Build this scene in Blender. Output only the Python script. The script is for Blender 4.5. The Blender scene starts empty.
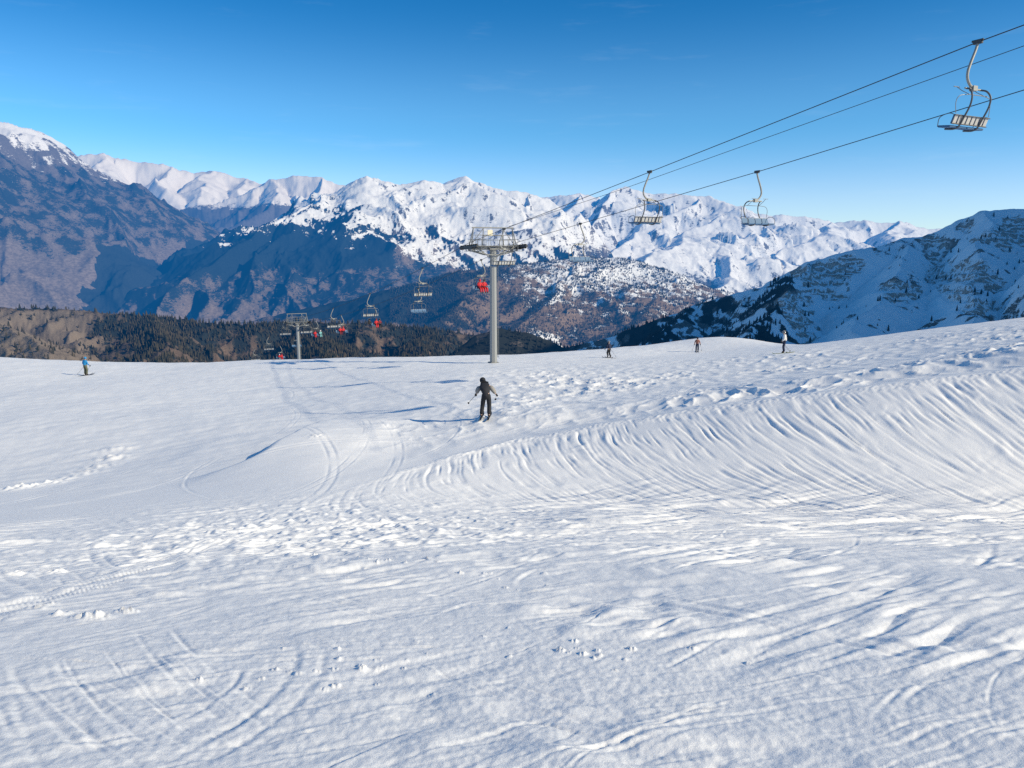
import bpy, bmesh, math, random
import numpy as np
from mathutils import Vector, Matrix

random.seed(7)
scene = bpy.context.scene
COL = scene.collection
R = math.radians

# ------------------------------------------------------------------ camera
F = 770.0
PITCH = math.atan((384 - 250) / F)
CAM = np.array([0.0, 0.0, 1.65])
cp, sp = math.cos(PITCH), math.sin(PITCH)


def P(u, v, Z):
    """world point seen at pixel (u, v) at camera depth Z"""
    a = (u - 512) / F
    b = (384 - v) / F
    return np.array([CAM[0] + Z * a, CAM[1] + Z * (cp + b * sp), CAM[2] + Z * (-sp + b * cp)])


def sst(a, b, x):
    t = np.clip((x - a) / (b - a), 0, 1)
    return t * t * (3 - 2 * t)


# ------------------------------------------------------------------ noise
_rng = np.random.RandomState(11)
_perm = _rng.permutation(4096)
_ga = _rng.rand(4096) * 2 * np.pi
_gx, _gy = np.cos(_ga), np.sin(_ga)


_p32 = _perm.astype(np.int32)
_gx32, _gy32 = _gx.astype(np.float32), _gy.astype(np.float32)


def perlin(x, y, seed=0):
    x = np.asarray(x, np.float32)
    y = np.asarray(y, np.float32)
    fx = np.floor(x)
    fy = np.floor(y)
    xf = x - fx
    yf = y - fy
    xi = fx.astype(np.int32) + np.int32(seed * 131)
    yi = fy.astype(np.int32) + np.int32(seed * 57)
    p0 = _p32[xi & 4095]
    p1 = _p32[(xi + 1) & 4095]

    def g(h, dx, dy):
        return _gx32[h] * dx + _gy32[h] * dy
    u = xf * xf * xf * (xf * (xf * 6 - 15) + 10)
    v = yf * yf * yf * (yf * (yf * 6 - 15) + 10)
    a = g(_p32[(p0 + yi) & 4095], xf, yf)
    b = g(_p32[(p1 + yi) & 4095], xf - 1, yf)
    c = g(_p32[(p0 + yi + 1) & 4095], xf, yf - 1)
    d = g(_p32[(p1 + yi + 1) & 4095], xf - 1, yf - 1)
    a += u * (b - a)
    c += u * (d - c)
    return (a + v * (c - a)) * np.float32(1.5)


def fbm(x, y, oct=4, seed=0, gain=0.5, lac=2.03):
    s = np.zeros_like(x)
    a = 1.0
    for i in range(oct):
        s += a * perlin(x, y, seed + i)
        x = x * lac + 17.3
        y = y * lac - 9.1
        a *= gain
    return s


def ridged(x, y, oct=5, seed=0, gain=0.5, lac=2.05):
    s = np.zeros_like(x)
    a = 1.0
    w = 1.0
    for i in range(oct):
        n = 1 - np.abs(perlin(x, y, seed + i)) * 1.6
        n = np.clip(n, 0, 1) ** 2
        s += a * n * w
        w = np.clip(n * 1.6, 0.15, 1)
        x = x * lac + 5.3
        y = y * lac - 3.7
        a *= gain
    return s


# ------------------------------------------------------------------ mesh helpers
def mesh_np(name, co, quads=None, tris=None, smooth=True):
    me = bpy.data.meshes.new(name)
    nq = 0 if quads is None else len(quads)
    nt = 0 if tris is None else len(tris)
    me.vertices.add(len(co))
    me.vertices.foreach_set('co', np.ascontiguousarray(co, dtype=np.float32).ravel())
    loops = []
    starts = []
    if nq:
        loops.append(np.asarray(quads).ravel())
        starts.append(np.arange(nq) * 4)
    if nt:
        loops.append(np.asarray(tris).ravel())
        starts.append(nq * 4 + np.arange(nt) * 3)
    loops = np.concatenate(loops).astype(np.int32)
    starts = np.concatenate(starts).astype(np.int32)
    me.loops.add(len(loops))
    me.loops.foreach_set('vertex_index', loops)
    me.polygons.add(nq + nt)
    me.polygons.foreach_set('loop_start', starts)
    me.update(calc_edges=True)
    me.polygons.foreach_set('use_smooth', np.full(nq + nt, smooth, dtype=bool))
    me.validate()
    return me


def grid_quads(nr, nc, wrap=False):
    i = np.arange(nr - 1)[:, None]
    j = np.arange(nc if wrap else nc - 1)[None, :]
    j2 = (j + 1) % nc
    a = i * nc + j
    b = i * nc + j2
    c = (i + 1) * nc + j2
    d = (i + 1) * nc + j
    return np.stack([a, b, c, d], -1).reshape(-1, 4)


def attr(me, name, val):
    at = me.attributes.new(name, 'FLOAT', 'POINT')
    at.data.foreach_set('value', np.ascontiguousarray(val, dtype=np.float32).ravel())


def link(name, me, mat=None, parent=None):
    o = bpy.data.objects.new(name, me)
    COL.objects.link(o)
    if mat is not None:
        me.materials.append(mat)
    if parent is not None:
        o.parent = parent
    return o


def empty(name, loc=(0, 0, 0), rotz=0.0, label=None, cat=None, group=None):
    o = bpy.data.objects.new(name, None)
    o.empty_display_size = 0.2
    COL.objects.link(o)
    o.location = loc
    o.rotation_euler = (0, 0, rotz)
    tag(o, label, cat, group)
    return o


def tag(o, label=None, cat=None, group=None, kind=None):
    if label:
        o['label'] = label
    if cat:
        o['category'] = cat
    if group:
        o['group'] = group
    if kind:
        o['kind'] = kind
    return o


class MB:
    def __init__(self):
        self.v, self.f = [], []

    def box(self, c, s, rot=None):
        n = len(self.v)
        for dx in (-.5, .5):
            for dy in (-.5, .5):
                for dz in (-.5, .5):
                    p = Vector((dx * s[0], dy * s[1], dz * s[2]))
                    if rot is not None:
                        p = rot @ p
                    self.v.append(tuple(p + Vector(c)))
        for q in ((0, 1, 3, 2), (4, 6, 7, 5), (0, 4, 5, 1), (2, 3, 7, 6), (0, 2, 6, 4), (1, 5, 7, 3)):
            self.f.append(tuple(n + i for i in q))
        return self

    def tube(self, pts, r, seg=8, cap=True):
        pts = [Vector(p) for p in pts]
        rs = r if isinstance(r, (list, tuple)) else [r] * len(pts)
        n0 = len(self.v)
        up = None
        for i, p in enumerate(pts):
            t = (pts[min(i + 1, len(pts) - 1)] - pts[max(i - 1, 0)]).normalized()
            if up is None:
                up = Vector((0, 0, 1)) if abs(t.z) < .9 else Vector((1, 0, 0))
            side = t.cross(up)
            if side.length < 1e-5:
                side = t.cross(Vector((0, 1, 0)))
            side.normalize()
            up = side.cross(t).normalized()
            for k in range(seg):
                a = 2 * math.pi * k / seg
                self.v.append(tuple(p + (side * math.cos(a) + up * math.sin(a)) * rs[i]))
        for i in range(len(pts) - 1):
            for k in range(seg):
                k2 = (k + 1) % seg
                self.f.append((n0 + i * seg + k, n0 + i * seg + k2, n0 + (i + 1) * seg + k2, n0 + (i + 1) * seg + k))
        if cap:
            self.f.append(tuple(n0 + k for k in range(seg - 1, -1, -1)))
            e = n0 + (len(pts) - 1) * seg
            self.f.append(tuple(e + k for k in range(seg)))
        return self

    def ball(self, c, r, nu=14, nv=9, zmin=-1.0, rot=None):
        n0 = len(self.v)
        r = r if isinstance(r, (list, tuple)) else (r, r, r)
        for j in range(nv + 1):
            zz = zmin + (1 - zmin) * j / nv
            zz = max(-1, min(1, zz))
            rr = math.sqrt(max(0, 1 - zz * zz)) + 1e-4
            for i in range(nu):
                a = 2 * math.pi * i / nu
                p = Vector((r[0] * rr * math.cos(a), r[1] * rr * math.sin(a), r[2] * zz))
                if rot is not None:
                    p = rot @ p
                self.v.append(tuple(p + Vector(c)))
        for j in range(nv):
            for i in range(nu):
                i2 = (i + 1) % nu
                self.f.append((n0 + j * nu + i, n0 + j * nu + i2, n0 + (j + 1) * nu + i2, n0 + (j + 1) * nu + i))
        self.f.append(tuple(n0 + k for k in range(nu - 1, -1, -1)))
        self.f.append(tuple(n0 + nv * nu + k for k in range(nu)))
        return self

    def build(self, name, mat, parent=None, smooth=True, bevel=0.0):
        me = bpy.data.meshes.new(name)
        me.from_pydata(self.v, [], self.f)
        bm = bmesh.new()
        bm.from_mesh(me)
        bmesh.ops.recalc_face_normals(bm, faces=bm.faces)
        if bevel:
            bmesh.ops.bevel(bm, geom=list(bm.edges), offset=bevel, segments=2, affect='EDGES', clamp_overlap=True)
        bm.to_mesh(me)
        bm.free()
        me.polygons.foreach_set('use_smooth', [smooth] * len(me.polygons))
        if smooth:
            me.set_sharp_from_angle(angle=R(40))
        me.update()
        return link(name, me, mat, parent)


def spline(pts, n=6):
    """Catmull-Rom through points"""
    pts = [np.array(p, float) for p in pts]
    q = [2 * pts[0] - pts[1]] + pts + [2 * pts[-1] - pts[-2]]
    out = []
    for i in range(1, len(q) - 2):
        for k in range(n):
            t = k / n
            a, b, c, d = q[i - 1], q[i], q[i + 1], q[i + 2]
            out.append(tuple(.5 * (2 * b + (c - a) * t + (2 * a - 5 * b + 4 * c - d) * t * t + (3 * b - a - 3 * c + d) * t ** 3)))
    out.append(tuple(pts[-1]))
    return out


# ------------------------------------------------------------------ materials
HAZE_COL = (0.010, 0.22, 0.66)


class NT:
    def __init__(self, mat):
        mat.use_nodes = True
        self.nt = mat.node_tree
        self.n = self.nt.nodes
        self.n.clear()

    def add(self, t, **kw):
        nd = self.n.new(t)
        for k, v in kw.items():
            setattr(nd, k, v)
        return nd

    def l(self, a, b):
        self.nt.links.new(a, b)

    def math(self, op, a, b=None, c=None, clamp=False):
        nd = self.add('ShaderNodeMath', operation=op, use_clamp=clamp)
        for i, x in enumerate((a, b, c)):
            if x is None:
                continue
            if isinstance(x, (int, float)):
                nd.inputs[i].default_value = x
            else:
                self.l(x, nd.inputs[i])
        return nd.outputs[0]

    def mix(self, f, a, b):
        nd = self.add('ShaderNodeMix', data_type='RGBA')
        for s, x in ((nd.inputs[0], f), (nd.inputs[6], a), (nd.inputs[7], b)):
            if isinstance(x, (int, float)):
                s.default_value = x
            elif isinstance(x, tuple):
                s.default_value = (*x, 1)
            else:
                self.l(x, s)
        return nd.outputs[2]

    def smooth(self, x, a, b):
        nd = self.add('ShaderNodeMapRange', interpolation_type='SMOOTHSTEP')
        self.l(x, nd.inputs[0])
        nd.inputs[1].default_value = a
        nd.inputs[2].default_value = b
        return nd.outputs[0]

    def noise(self, scale, detail=4, rough=.55, vec=None, out=0):
        nd = self.add('ShaderNodeTexNoise')
        nd.inputs['Scale'].default_value = scale
        nd.inputs['Detail'].default_value = detail
        nd.inputs['Roughness'].default_value = rough
        if vec is not None:
            self.l(vec, nd.inputs['Vector'])
        return nd.outputs[out]

    def pos(self, scale=(1, 1, 1)):
        g = self.add('ShaderNodeNewGeometry')
        m = self.add('ShaderNodeMapping')
        m.inputs['Scale'].default_value = scale
        self.l(g.outputs['Position'], m.inputs['Vector'])
        return m.outputs[0]

    def finish(self, shader):
        o = self.add('ShaderNodeOutputMaterial')
        self.l(shader, o.inputs['Surface'])


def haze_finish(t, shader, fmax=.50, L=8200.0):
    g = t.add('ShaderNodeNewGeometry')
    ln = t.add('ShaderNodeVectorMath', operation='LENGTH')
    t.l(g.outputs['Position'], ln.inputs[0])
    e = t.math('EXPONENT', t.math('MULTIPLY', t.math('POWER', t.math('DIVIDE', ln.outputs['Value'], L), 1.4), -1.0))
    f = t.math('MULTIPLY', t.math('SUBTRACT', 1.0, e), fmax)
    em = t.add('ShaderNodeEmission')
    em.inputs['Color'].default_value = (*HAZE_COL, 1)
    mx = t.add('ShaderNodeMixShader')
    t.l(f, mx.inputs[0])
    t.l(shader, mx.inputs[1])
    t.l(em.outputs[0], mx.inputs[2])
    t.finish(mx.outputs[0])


def simple(name, col, rough=.5, metal=0.0, var=.12, scale=8.0, bump=0.0):
    m = bpy.data.materials.new(name)
    t = NT(m)
    b = t.add('ShaderNodeBsdfPrincipled')
    b.inputs['Roughness'].default_value = rough
    b.inputs['Metallic'].default_value = metal
    n = t.noise(scale, 4)
    lo = tuple(c * (1 - var) for c in col)
    hi = tuple(min(1, c * (1 + var)) for c in col)
    t.l(t.mix(n, lo, hi), b.inputs['Base Color'])
    if bump:
        bp = t.add('ShaderNodeBump')
        bp.inputs['Strength'].default_value = bump
        bp.inputs['Distance'].default_value = .02
        t.l(n, bp.inputs['Height'])
        t.l(bp.outputs[0], b.inputs['Normal'])
    t.finish(b.outputs[0])
    return m


def mat_snow():
    m = bpy.data.materials.new('piste_snow')
    t = NT(m)
    b = t.add('ShaderNodeBsdfPrincipled')
    b.inputs['Roughness'].default_value = .62
    b.inputs['Specular IOR Level'].default_value = .25
    p = t.pos()
    n1 = t.noise(1.3, 5, .6, p)
    t.l(t.mix(n1, (.86, .87, .88), (.92, .92, .925)), b.inputs['Base Color'])
    # snow grain: fine bump, fading nothing with view
    n2 = t.noise(85, 4, .75, p)
    n3 = t.noise(16, 4, .65, p)
    h = t.math('ADD', t.math('MULTIPLY', n2, .0052), t.math('MULTIPLY', n3, .009))
    bp = t.add('ShaderNodeBump')
    bp.inputs['Strength'].default_value = .6
    bp.inputs['Distance'].default_value = 1.0
    t.l(h, bp.inputs['Height'])
    t.l(bp.outputs[0], b.inputs['Normal'])
    t.finish(b.outputs[0])
    return m


def mat_mountain(name, rock, ground, forest, snow=(.84, .84, .85), nscale=.01, bump=0.0, strata=0.0):
    """attributes: snow, wood with painted shade (0..1) broken up with noise; nscale is per metre"""
    m = bpy.data.materials.new(name)
    t = NT(m)
    b = t.add('ShaderNodeBsdfDiffuse')
    p = t.pos()
    pz = t.pos((1, 1, 2.2))
    nA = t.noise(nscale, 6, .62, p)
    nB = t.noise(nscale * 4.3, 5, .65, pz)
    nC = t.noise(nscale * 13, 3, .6, p)

    def at(nm):
        a = t.add('ShaderNodeAttribute', attribute_name=nm)
        return a.outputs['Fac']
    jit = t.math('ADD', t.math('MULTIPLY', t.math('SUBTRACT', nA, .5), .5),
                 t.math('ADD', t.math('MULTIPLY', t.math('SUBTRACT', nB, .5), .70), t.math('MULTIPLY', t.math('SUBTRACT', nC, .5), .45)))
    sn = t.smooth(t.math('ADD', at('snow'), jit), .42, .58)
    wd = t.smooth(t.math('ADD', at('wood'), t.math('MULTIPLY', jit, 1.3)), .40, .60)  # wood mask, also carries the painted shade
    dark = tuple(c * .72 for c in ground)
    g = t.mix(t.smooth(nB, .35, .65), dark, tuple(c * 1.22 for c in ground))
    rk = t.mix(nC, tuple(c * .6 for c in rock), tuple(c * 1.4 for c in rock))
    gr = t.mix(at('rock'), g, rk)
    c = t.mix(wd, gr, t.mix(nC, tuple(x * .5 for x in forest), tuple(x * 1.6 for x in forest)))
    sw = t.mix(nB, tuple(x * .94 for x in snow), tuple(min(1, x * 1.04) for x in snow))
    if strata:
        sp_ = t.add('ShaderNodeSeparateXYZ')
        t.l(t.pos(), sp_.inputs[0])
        ph = t.math('ADD', t.math('MULTIPLY', sp_.outputs['Z'], 6.2832 / strata), t.math('ADD', t.math('MULTIPLY', nA, 24.0), t.math('MULTIPLY', nC, 4.0)))
        wv = t.math('SINE', ph)
        wv2 = t.math('SINE', t.math('MULTIPLY', ph, 2.37))
        rkm = t.smooth(at('rock'), .25, .6)
        c = t.mix(t.math('MULTIPLY', rkm, t.smooth(wv2, -.4, .8)), c, tuple(x * 1.75 for x in rock))
        led = t.math('MULTIPLY', rkm, t.smooth(t.math('ADD', wv, t.math('MULTIPLY', t.math('SUBTRACT', nB, .5), 2.0)), .45, .75))
        c = t.mix(led, c, sw)
    c = t.mix(sn, c, sw)
    t.l(c, b.inputs['Color'])
    if bump:
        bp = t.add('ShaderNodeBump')
        bp.inputs['Strength'].default_value = bump
        bp.inputs['Distance'].default_value = .35 / nscale
        t.l(t.math('ADD', t.math('MULTIPLY', nB, .25), t.math('MULTIPLY', nC, .08)), bp.inputs['Height'])
        t.l(bp.outputs[0], b.inputs['Normal'])
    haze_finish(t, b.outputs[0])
    m.cycles.emission_sampling = 'NONE'
    return m


def mat_tree(name, c0, c1):
    m = bpy.data.materials.new(name)
    t = NT(m)
    b = t.add('ShaderNodeBsdfDiffuse')
    n = t.noise(.05, 3, .6, t.pos())
    t.l(t.mix(t.smooth(n, .3, .7), c0, c1), b.inputs['Color'])
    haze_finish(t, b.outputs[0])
    m.cycles.emission_sampling = 'NONE'
    return m


M_SNOW = mat_snow()
M_GALV = simple('galvanised_steel', (.24, .25, .25), .55, .25, .2, 3)
M_PYLON = simple('pylon_paint', (.27, .285, .29), .6, .0, .22, 1.1)
M_DARKSTEEL = simple('dark_steel', (.05, .055, .06), .5, .3)
M_ROPE = simple('steel_rope', (.035, .038, .045), .6, .3)
M_RUBBER = simple('rubber', (.02, .02, .022), .8)
M_CHAIRTUBE = simple('chair_tube', (.30, .30, .275), .5, .2)
M_FRAME = simple('chair_frame', (.10, .105, .11), .5, .3)
M_SEAT = simple('seat_pad', (.045, .14, .28), .6)
M_SLAT = simple('backrest_slat', (.50, .49, .46), .6)
M_PLATE = simple('number_plate', (.72, .66, .48), .6)

SUN_EL, SUN_BACK = R(28), R(23)
SUN = Vector((math.cos(SUN_EL) * math.cos(SUN_BACK), -math.cos(SUN_EL) * math.sin(SUN_BACK), math.sin(SUN_EL)))

# ------------------------------------------------------------------ PEOPLE


def skin_mesh(name, verts, edges, radii, sub=1, root=0):
    me = bpy.data.meshes.new(name)
    me.from_pydata([tuple(v) for v in verts], edges, [])
    o = bpy.data.objects.new(name, me)
    COL.objects.link(o)
    md = o.modifiers.new('Skin', 'SKIN')
    md.use_smooth_shade = True
    for i, sv in enumerate(me.skin_vertices[0].data):
        r = radii[i]
        sv.radius = (r, r) if not isinstance(r, tuple) else r
        sv.use_root = (i == root)
    s = o.modifiers.new('Sub', 'SUBSURF')
    s.levels = sub
    s.render_levels = sub
    dg = bpy.context.evaluated_depsgraph_get()
    out = bpy.data.meshes.new_from_object(o.evaluated_get(dg))
    out.name = name
    bpy.data.objects.remove(o)
    bpy.data.meshes.remove(me)
    out.polygons.foreach_set('use_smooth', [True] * len(out.polygons))
    return out


class Fig:
    """joint dictionary -> skinned sub-figures"""

    def __init__(self, J):
        self.J = {k: Vector(v) for k, v in J.items()}

    def skin(self, name, chains, sub=1, inflate=0.0):
        idx, vs, rs, es = {}, [], [], []
        for ch in chains:
            prev = None
            for key, r in ch:
                if key not in idx:
                    idx[key] = len(vs)
                    vs.append(self.J[key] if isinstance(key, str) else Vector(key))
                    rs.append((r[0] + inflate, r[1] + inflate) if isinstance(r, tuple) else r + inflate)
                if prev is not None and prev != idx[key]:
                    es.append((prev, idx[key]))
                prev = idx[key]
        return skin_mesh(name, vs, es, rs, sub)


STAND = dict(pelvis=(0, 0, .95), waist=(0, -.01, 1.10), chest=(0, .03, 1.32), neckb=(0, .04, 1.47), neck=(0, .06, 1.53), headl=(0, .09, 1.60), headt=(0, .09, 1.71),
             hipl=(-.10, 0, .90), hipr=(.10, 0, .90), kneel=(-.12, .08, .50), kneer=(.12, .08, .50), ankl=(-.12, .0, .10), ankr=(.12, .0, .10), toel=(-.12, .17, .05), toer=(.12, .17, .05),
             shl=(-.19, .03, 1.42), shr=(.19, .03, 1.42), ell=(-.30, .02, 1.15), elr=(.30, .02, 1.15), wrl=(-.34, .20, .98), wrr=(.34, .20, .98), hal=(-.345, .27, .94), har=(.345, .27, .94))
SIT = dict(STAND, pelvis=(0, -.05, .10), waist=(0, -.10, .26), chest=(0, -.10, .50), neckb=(0, -.08, .64), neck=(0, -.06, .70), headl=(0, -.03, .77), headt=(0, -.03, .88),
           hipl=(-.10, 0, .09), hipr=(.10, 0, .09), kneel=(-.12, .42, .10), kneer=(.12, .42, .10), ankl=(-.12, .46, -.33), ankr=(.12, .46, -.33), toel=(-.12, .63, -.38), toer=(.12, .63, -.38),
           shl=(-.19, -.09, .59), shr=(.19, -.09, .59), ell=(-.27, .02, .33), elr=(.27, .02, .33), wrl=(-.18, .24, .28), wrr=(.18, .24, .28), hal=(-.15, .31, .27), har=(.15, .31, .27))


def make_person(label, loc, rotz, J, mats, group=None, mark=None, scale=1.0):
    """mats: jacket, trousers, helmet, glove, boot, sleeve"""
    f = Fig(J)
    root = empty('person', loc, rotz, label, 'person', group)
    root.scale = (scale,) * 3
    face = M_SKIN
    body = f.skin('body', [
        [('pelvis', .13), ('waist', .12), ('chest', (.15, .12)), ('neckb', .075), ('neck', .06), ('headl', (.078, .088)), ('headt', (.072, .085))],
        [('pelvis', .13), ('hipl', .09), ('kneel', .06), ('ankl', .042), ('toel', .035)],
        [('pelvis', .13), ('hipr', .09), ('kneer', .06), ('ankr', .042), ('toer', .035)],
        [('chest', .15), ('shl', .062), ('ell', .046), ('wrl', .034), ('hal', .03)],
        [('chest', .15), ('shr', .062), ('elr', .046), ('wrr', .034), ('har', .03)]], 1)
    link('body', body, face, root)
    link('jacket', f.skin('jacket', [
        [('pelvis', (.29, .22)), ('waist', (.27, .21)), ('chest', (.285, .21)), ('neckb', .17), ('neck', .135)],
        [('pelvis', .2), ('hipl', .215)], [('pelvis', .2), ('hipr', .215)],
        [('chest', .18), ('shl', .10)], [('chest', .18), ('shr', .10)]] if mats.get('sleeve') else [
        [('pelvis', (.205, .18)), ('waist', (.185, .165)), ('chest', (.20, .165)), ('neckb', .12), ('neck', .10)],
        [('chest', .18), ('shl', .10), ('ell', .07), ('wrl', .055)],
        [('chest', .18), ('shr', .09), ('elr', .07), ('wrr', .055)]], 1), mats['jacket'], root)
    if mats.get('sleeve'):
        for s in 'lr':
            link('sleeve', f.skin('sleeve', [[('sh' + s, .115), ('el' + s, .10), ('wr' + s, .075)]], 1), mats['sleeve'], root)
    link('trousers', f.skin('trousers', [
        [('waist', .14), ('pelvis', .165), ('hipl', .125), ('kneel', .10), ('ankl', .092)],
        [('pelvis', .165), ('hipr', .125), ('kneer', .10), ('ankr', .092)]], 1), mats['trousers'], root)
    h = f.J['headt'] * .55 + f.J['headl'] * .45
    ax = (f.J['headt'] - f.J['headl']).normalized()
    rot = ax.to_track_quat('Z', 'Y').to_matrix()
    MB().ball(h + ax * .035, (.122, .142, .135), 16, 10, -.75, rot).build('helmet', mats['helmet'], root)
    # goggles: curved band at the front of the face
    g = MB()
    pts = []
    for k in range(9):
        a = R(-62 + 124 * k / 8)
        pts.append(h + rot @ Vector((math.sin(a) * .105, math.cos(a) * .125, -.005)))
    g.tube(pts, .034, 8)
    g.build('goggles', M_GOGGLE, root)
    # nose and mouth stay under the goggles as a small wedge of face
    MB().ball(h + rot @ Vector((0, .098, -.055)), (.016, .022, .026), 8, 6, -1, rot).build('nose', face, root)
    for s in 'lr':
        link('boot', f.skin('boot', [[('ank' + s, .085), ('toe' + s, .062)]], 1), mats['boot'], root)
        w, hd = f.J['wr' + s], f.J['ha' + s]
        d = (hd - w).normalized()
        side = d.cross(Vector((0, 0, 1)))
        side = side.normalized() if side.length > .01 else Vector((1, 0, 0))
        dn = side.cross(d).normalized()
        sg = 1 if s == 'l' else -1
        palm = w + d * .09
        vs = [w, palm]
        es = [(0, 1)]
        rs = [.045, .046]
        for k, ln in enumerate((.062, .075, .07, .052)):
            o = side * ((k - 1.5) * .024 * sg)
            n = len(vs)
            vs += [palm + o + d * .02, palm + o + d * (.02 + ln * .55) - dn * .012, palm + o + d * (.02 + ln * .8) - dn * .05]
            rs += [.016, .015, .013]
            es += [(1, n), (n, n + 1), (n + 1, n + 2)]
        n = len(vs)
        vs += [w + d * .05 - side * .045 * sg, w + d * .085 - side * .065 * sg - dn * .03]
        rs += [.019, .015]
        es += [(1, n), (n, n + 1)]
        link('glove', skin_mesh('glove', vs, es, rs, 1), mats['glove'], root)
    if mark:
        c = f.J['chest']
        MB().box((c.x, c.y - .175, c.z - .06), (.13, .012, .035)).build('logo_patch', mark, root, bevel=.003)
    return root


M_SKIN = simple('skin', (.55, .36, .27), .6)
M_GOGGLE = simple('goggle_lens', (.02, .02, .025), .15)
M_BLACK = simple('black_cloth', (.016, .018, .024), .85, bump=.3)
M_CHAR = simple('charcoal_cloth', (.019, .021, .03), .85, bump=.3)
M_CREAM = simple('cream_cloth', (.30, .285, .26), .8)
M_BLUE = simple('bright_blue_cloth', (.01, .22, .50), .75)
M_OLIVE = simple('olive_cloth', (.11, .115, .07), .85)
M_RED = simple('red_cloth', (.55, .02, .03), .75)
M_DKRED = simple('dark_red_cloth', (.2, .02, .03), .75)
M_NAVY = simple('navy_cloth', (.012, .022, .06), .85)
M_WHITE = simple('white_cloth', (.75, .74, .72), .8)
M_GREY = simple('grey_cloth', (.2, .21, .23), .85)
M_TEAL = simple('teal_cloth', (.2, .45, .45), .8)
M_PINK = simple('rust_cloth', (.28, .12, .09), .8)
M_SKIB = simple('ski_black', (.02, .02, .022), .35)
M_SKIY = simple('ski_yellow', (.55, .5, .05), .35)

# ------------------------------------------------------------------ SNOW SLOPE
CP = []
for u, v, Z in [  # lip of the bank
        (1150, 352, 25), (1024, 368, 27), (950, 376, 27.6), (880, 385, 28), (784, 397, 29), (700, 408, 30), (600, 424, 30.5), (512, 440, 30), (450, 455, 28), (400, 470, 26), (340, 490, 23.5), (290, 510, 20.5),
        # just behind the lip
        (1024, 362, 28.6), (950, 370, 29.2), (880, 379, 29.6), (784, 391, 30.6), (700, 402, 31.6), (600, 418, 32.2), (512, 434, 31.6), (450, 450, 29.5), (400, 465, 27.3),
        # toe of the bank
        (1150, 470, 22), (1024, 474, 22.5), (950, 478, 22.8), (880, 482, 23.0), (784, 487, 23.3), (700, 493, 23.5), (600, 501, 23.3), (512, 507, 22.6), (450, 510, 21.8), (400, 514, 20.2),
        *[(u_, v_, z_) for u_ in (450, 560, 670, 780, 900, 1024, 1150) for v_, z_ in ((553, 12.3), (543, 13.7), (533, 15.7), (523.5, 17.8))],
        *[(u_, v_, z_) for u_ in (600, 740, 900, 1050) for v_, z_ in ((514.5, 19.8), (504, 21.7))],
        # left flank
        (100, 467, 33), (0, 490, 28), (100, 500, 23.8), (200, 480, 27.5), (300, 450, 31.5), (270, 440, 35), (200, 420, 43), (100, 420, 45), (0, 430, 43), (-150, 470, 36), (-150, 420, 55),
        (86, 376, 75), (0, 378, 72), (0, 400, 57), (200, 390, 60), (300, 400, 52), (300, 380, 65), (400, 400, 46), (400, 380, 58), (400, 430, 35), (350, 440, 34), (-200, 380, 75),
        # plateau
        (486, 416, 34.5), (492, 364, 72.3), (600, 400, 40), (600, 370, 60), (609, 358, 78), (697, 352, 88), (700, 385, 42), (784, 353, 61), (784, 375, 43), (900, 360, 42), (900, 342, 58), (1024, 342, 38), (1024, 325, 52), (1150, 330, 36), (1150, 312, 55)]:
    CP.append(P(u, v, Z))
CREST = [(1150, 303, 68), (1024, 318, 66), (960, 325, 70), (900, 333, 75), (830, 342, 80), (785, 344, 92), (760, 341, 100), (720, 338, 105), (680, 341, 102), (640, 346, 98), (600, 349, 97), (500, 355, 92), (400, 358, 94), (300, 361, 98), (200, 364, 98), (100, 362, 97), (0, 357, 94), (-150, 350, 90)]
for u, v, Z in CREST:
    CP.append(P(u, v, Z))
    CP.append(P(u, v + 28, Z + 22))
    CP.append(P(u, v + 75, Z + 50))


def zplane(x, y):
    return -.285 * y + .0008 * y * y if y > 0 else -.25 * y


for x in (-14, -7, 0, 7, 14):
    for y in (-6, 0, 5, 10):
        if abs(x) <= y + 9:
            CP.append(np.array([x, y, zplane(x, y) + .006 * x]))
for x, y in ((-30, 0), (30, 0), (-30, -25), (30, -25), (0, -25), (-60, -50), (60, -50), (0, -50), (-70, 20), (70, 20)):
    CP.append(np.array([x, y, zplane(x, y) + .03 * x]))
CP = np.array(CP)


def tps_fit(p, lam=.012):
    n = len(p)
    s = 20.0
    X = p[:, :2] / s
    d = np.linalg.norm(X[:, None] - X[None], axis=2)
    K = np.where(d > 0, d * d * np.log(d + 1e-12), 0) + lam * np.eye(n)
    Pm = np.hstack([np.ones((n, 1)), X])
    A = np.zeros((n + 3, n + 3))
    A[:n, :n] = K
    A[:n, n:] = Pm
    A[n:, :n] = Pm.T
    b = np.zeros(n + 3)
    b[:n] = p[:, 2]
    w = np.linalg.solve(A, b)

    def ev(x, y):
        x = x / s
        y = y / s
        z = w[n] + w[n + 1] * x + w[n + 2] * y
        for i in range(n):
            d2 = (x - X[i, 0]) ** 2 + (y - X[i, 1]) ** 2 + 1e-18
            z += w[i] * .5 * d2 * np.log(d2)
        return z
    return ev


_tps = tps_fit(CP)
LIP = np.array([P(u, v, Z)[:2] for u, v, Z in [(1150, 352, 25), (1024, 368, 27), (950, 376, 27.6), (880, 385, 28), (784, 397, 29), (700, 408, 30), (600, 424, 30.5), (512, 440, 30), (450, 455, 28), (400, 470, 26), (340, 490, 23.5), (290, 510, 20.5)]])[::-1]


def base_h(x, y):
    r = np.hypot(x, y)
    z = _tps(x, y)
    w = sst(128, 175, r)
    zt = -.30 * y - 6 + .02 * x
    return z * (1 - w) + zt * w


SCRAPES, CHUNKS = [], []


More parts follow.
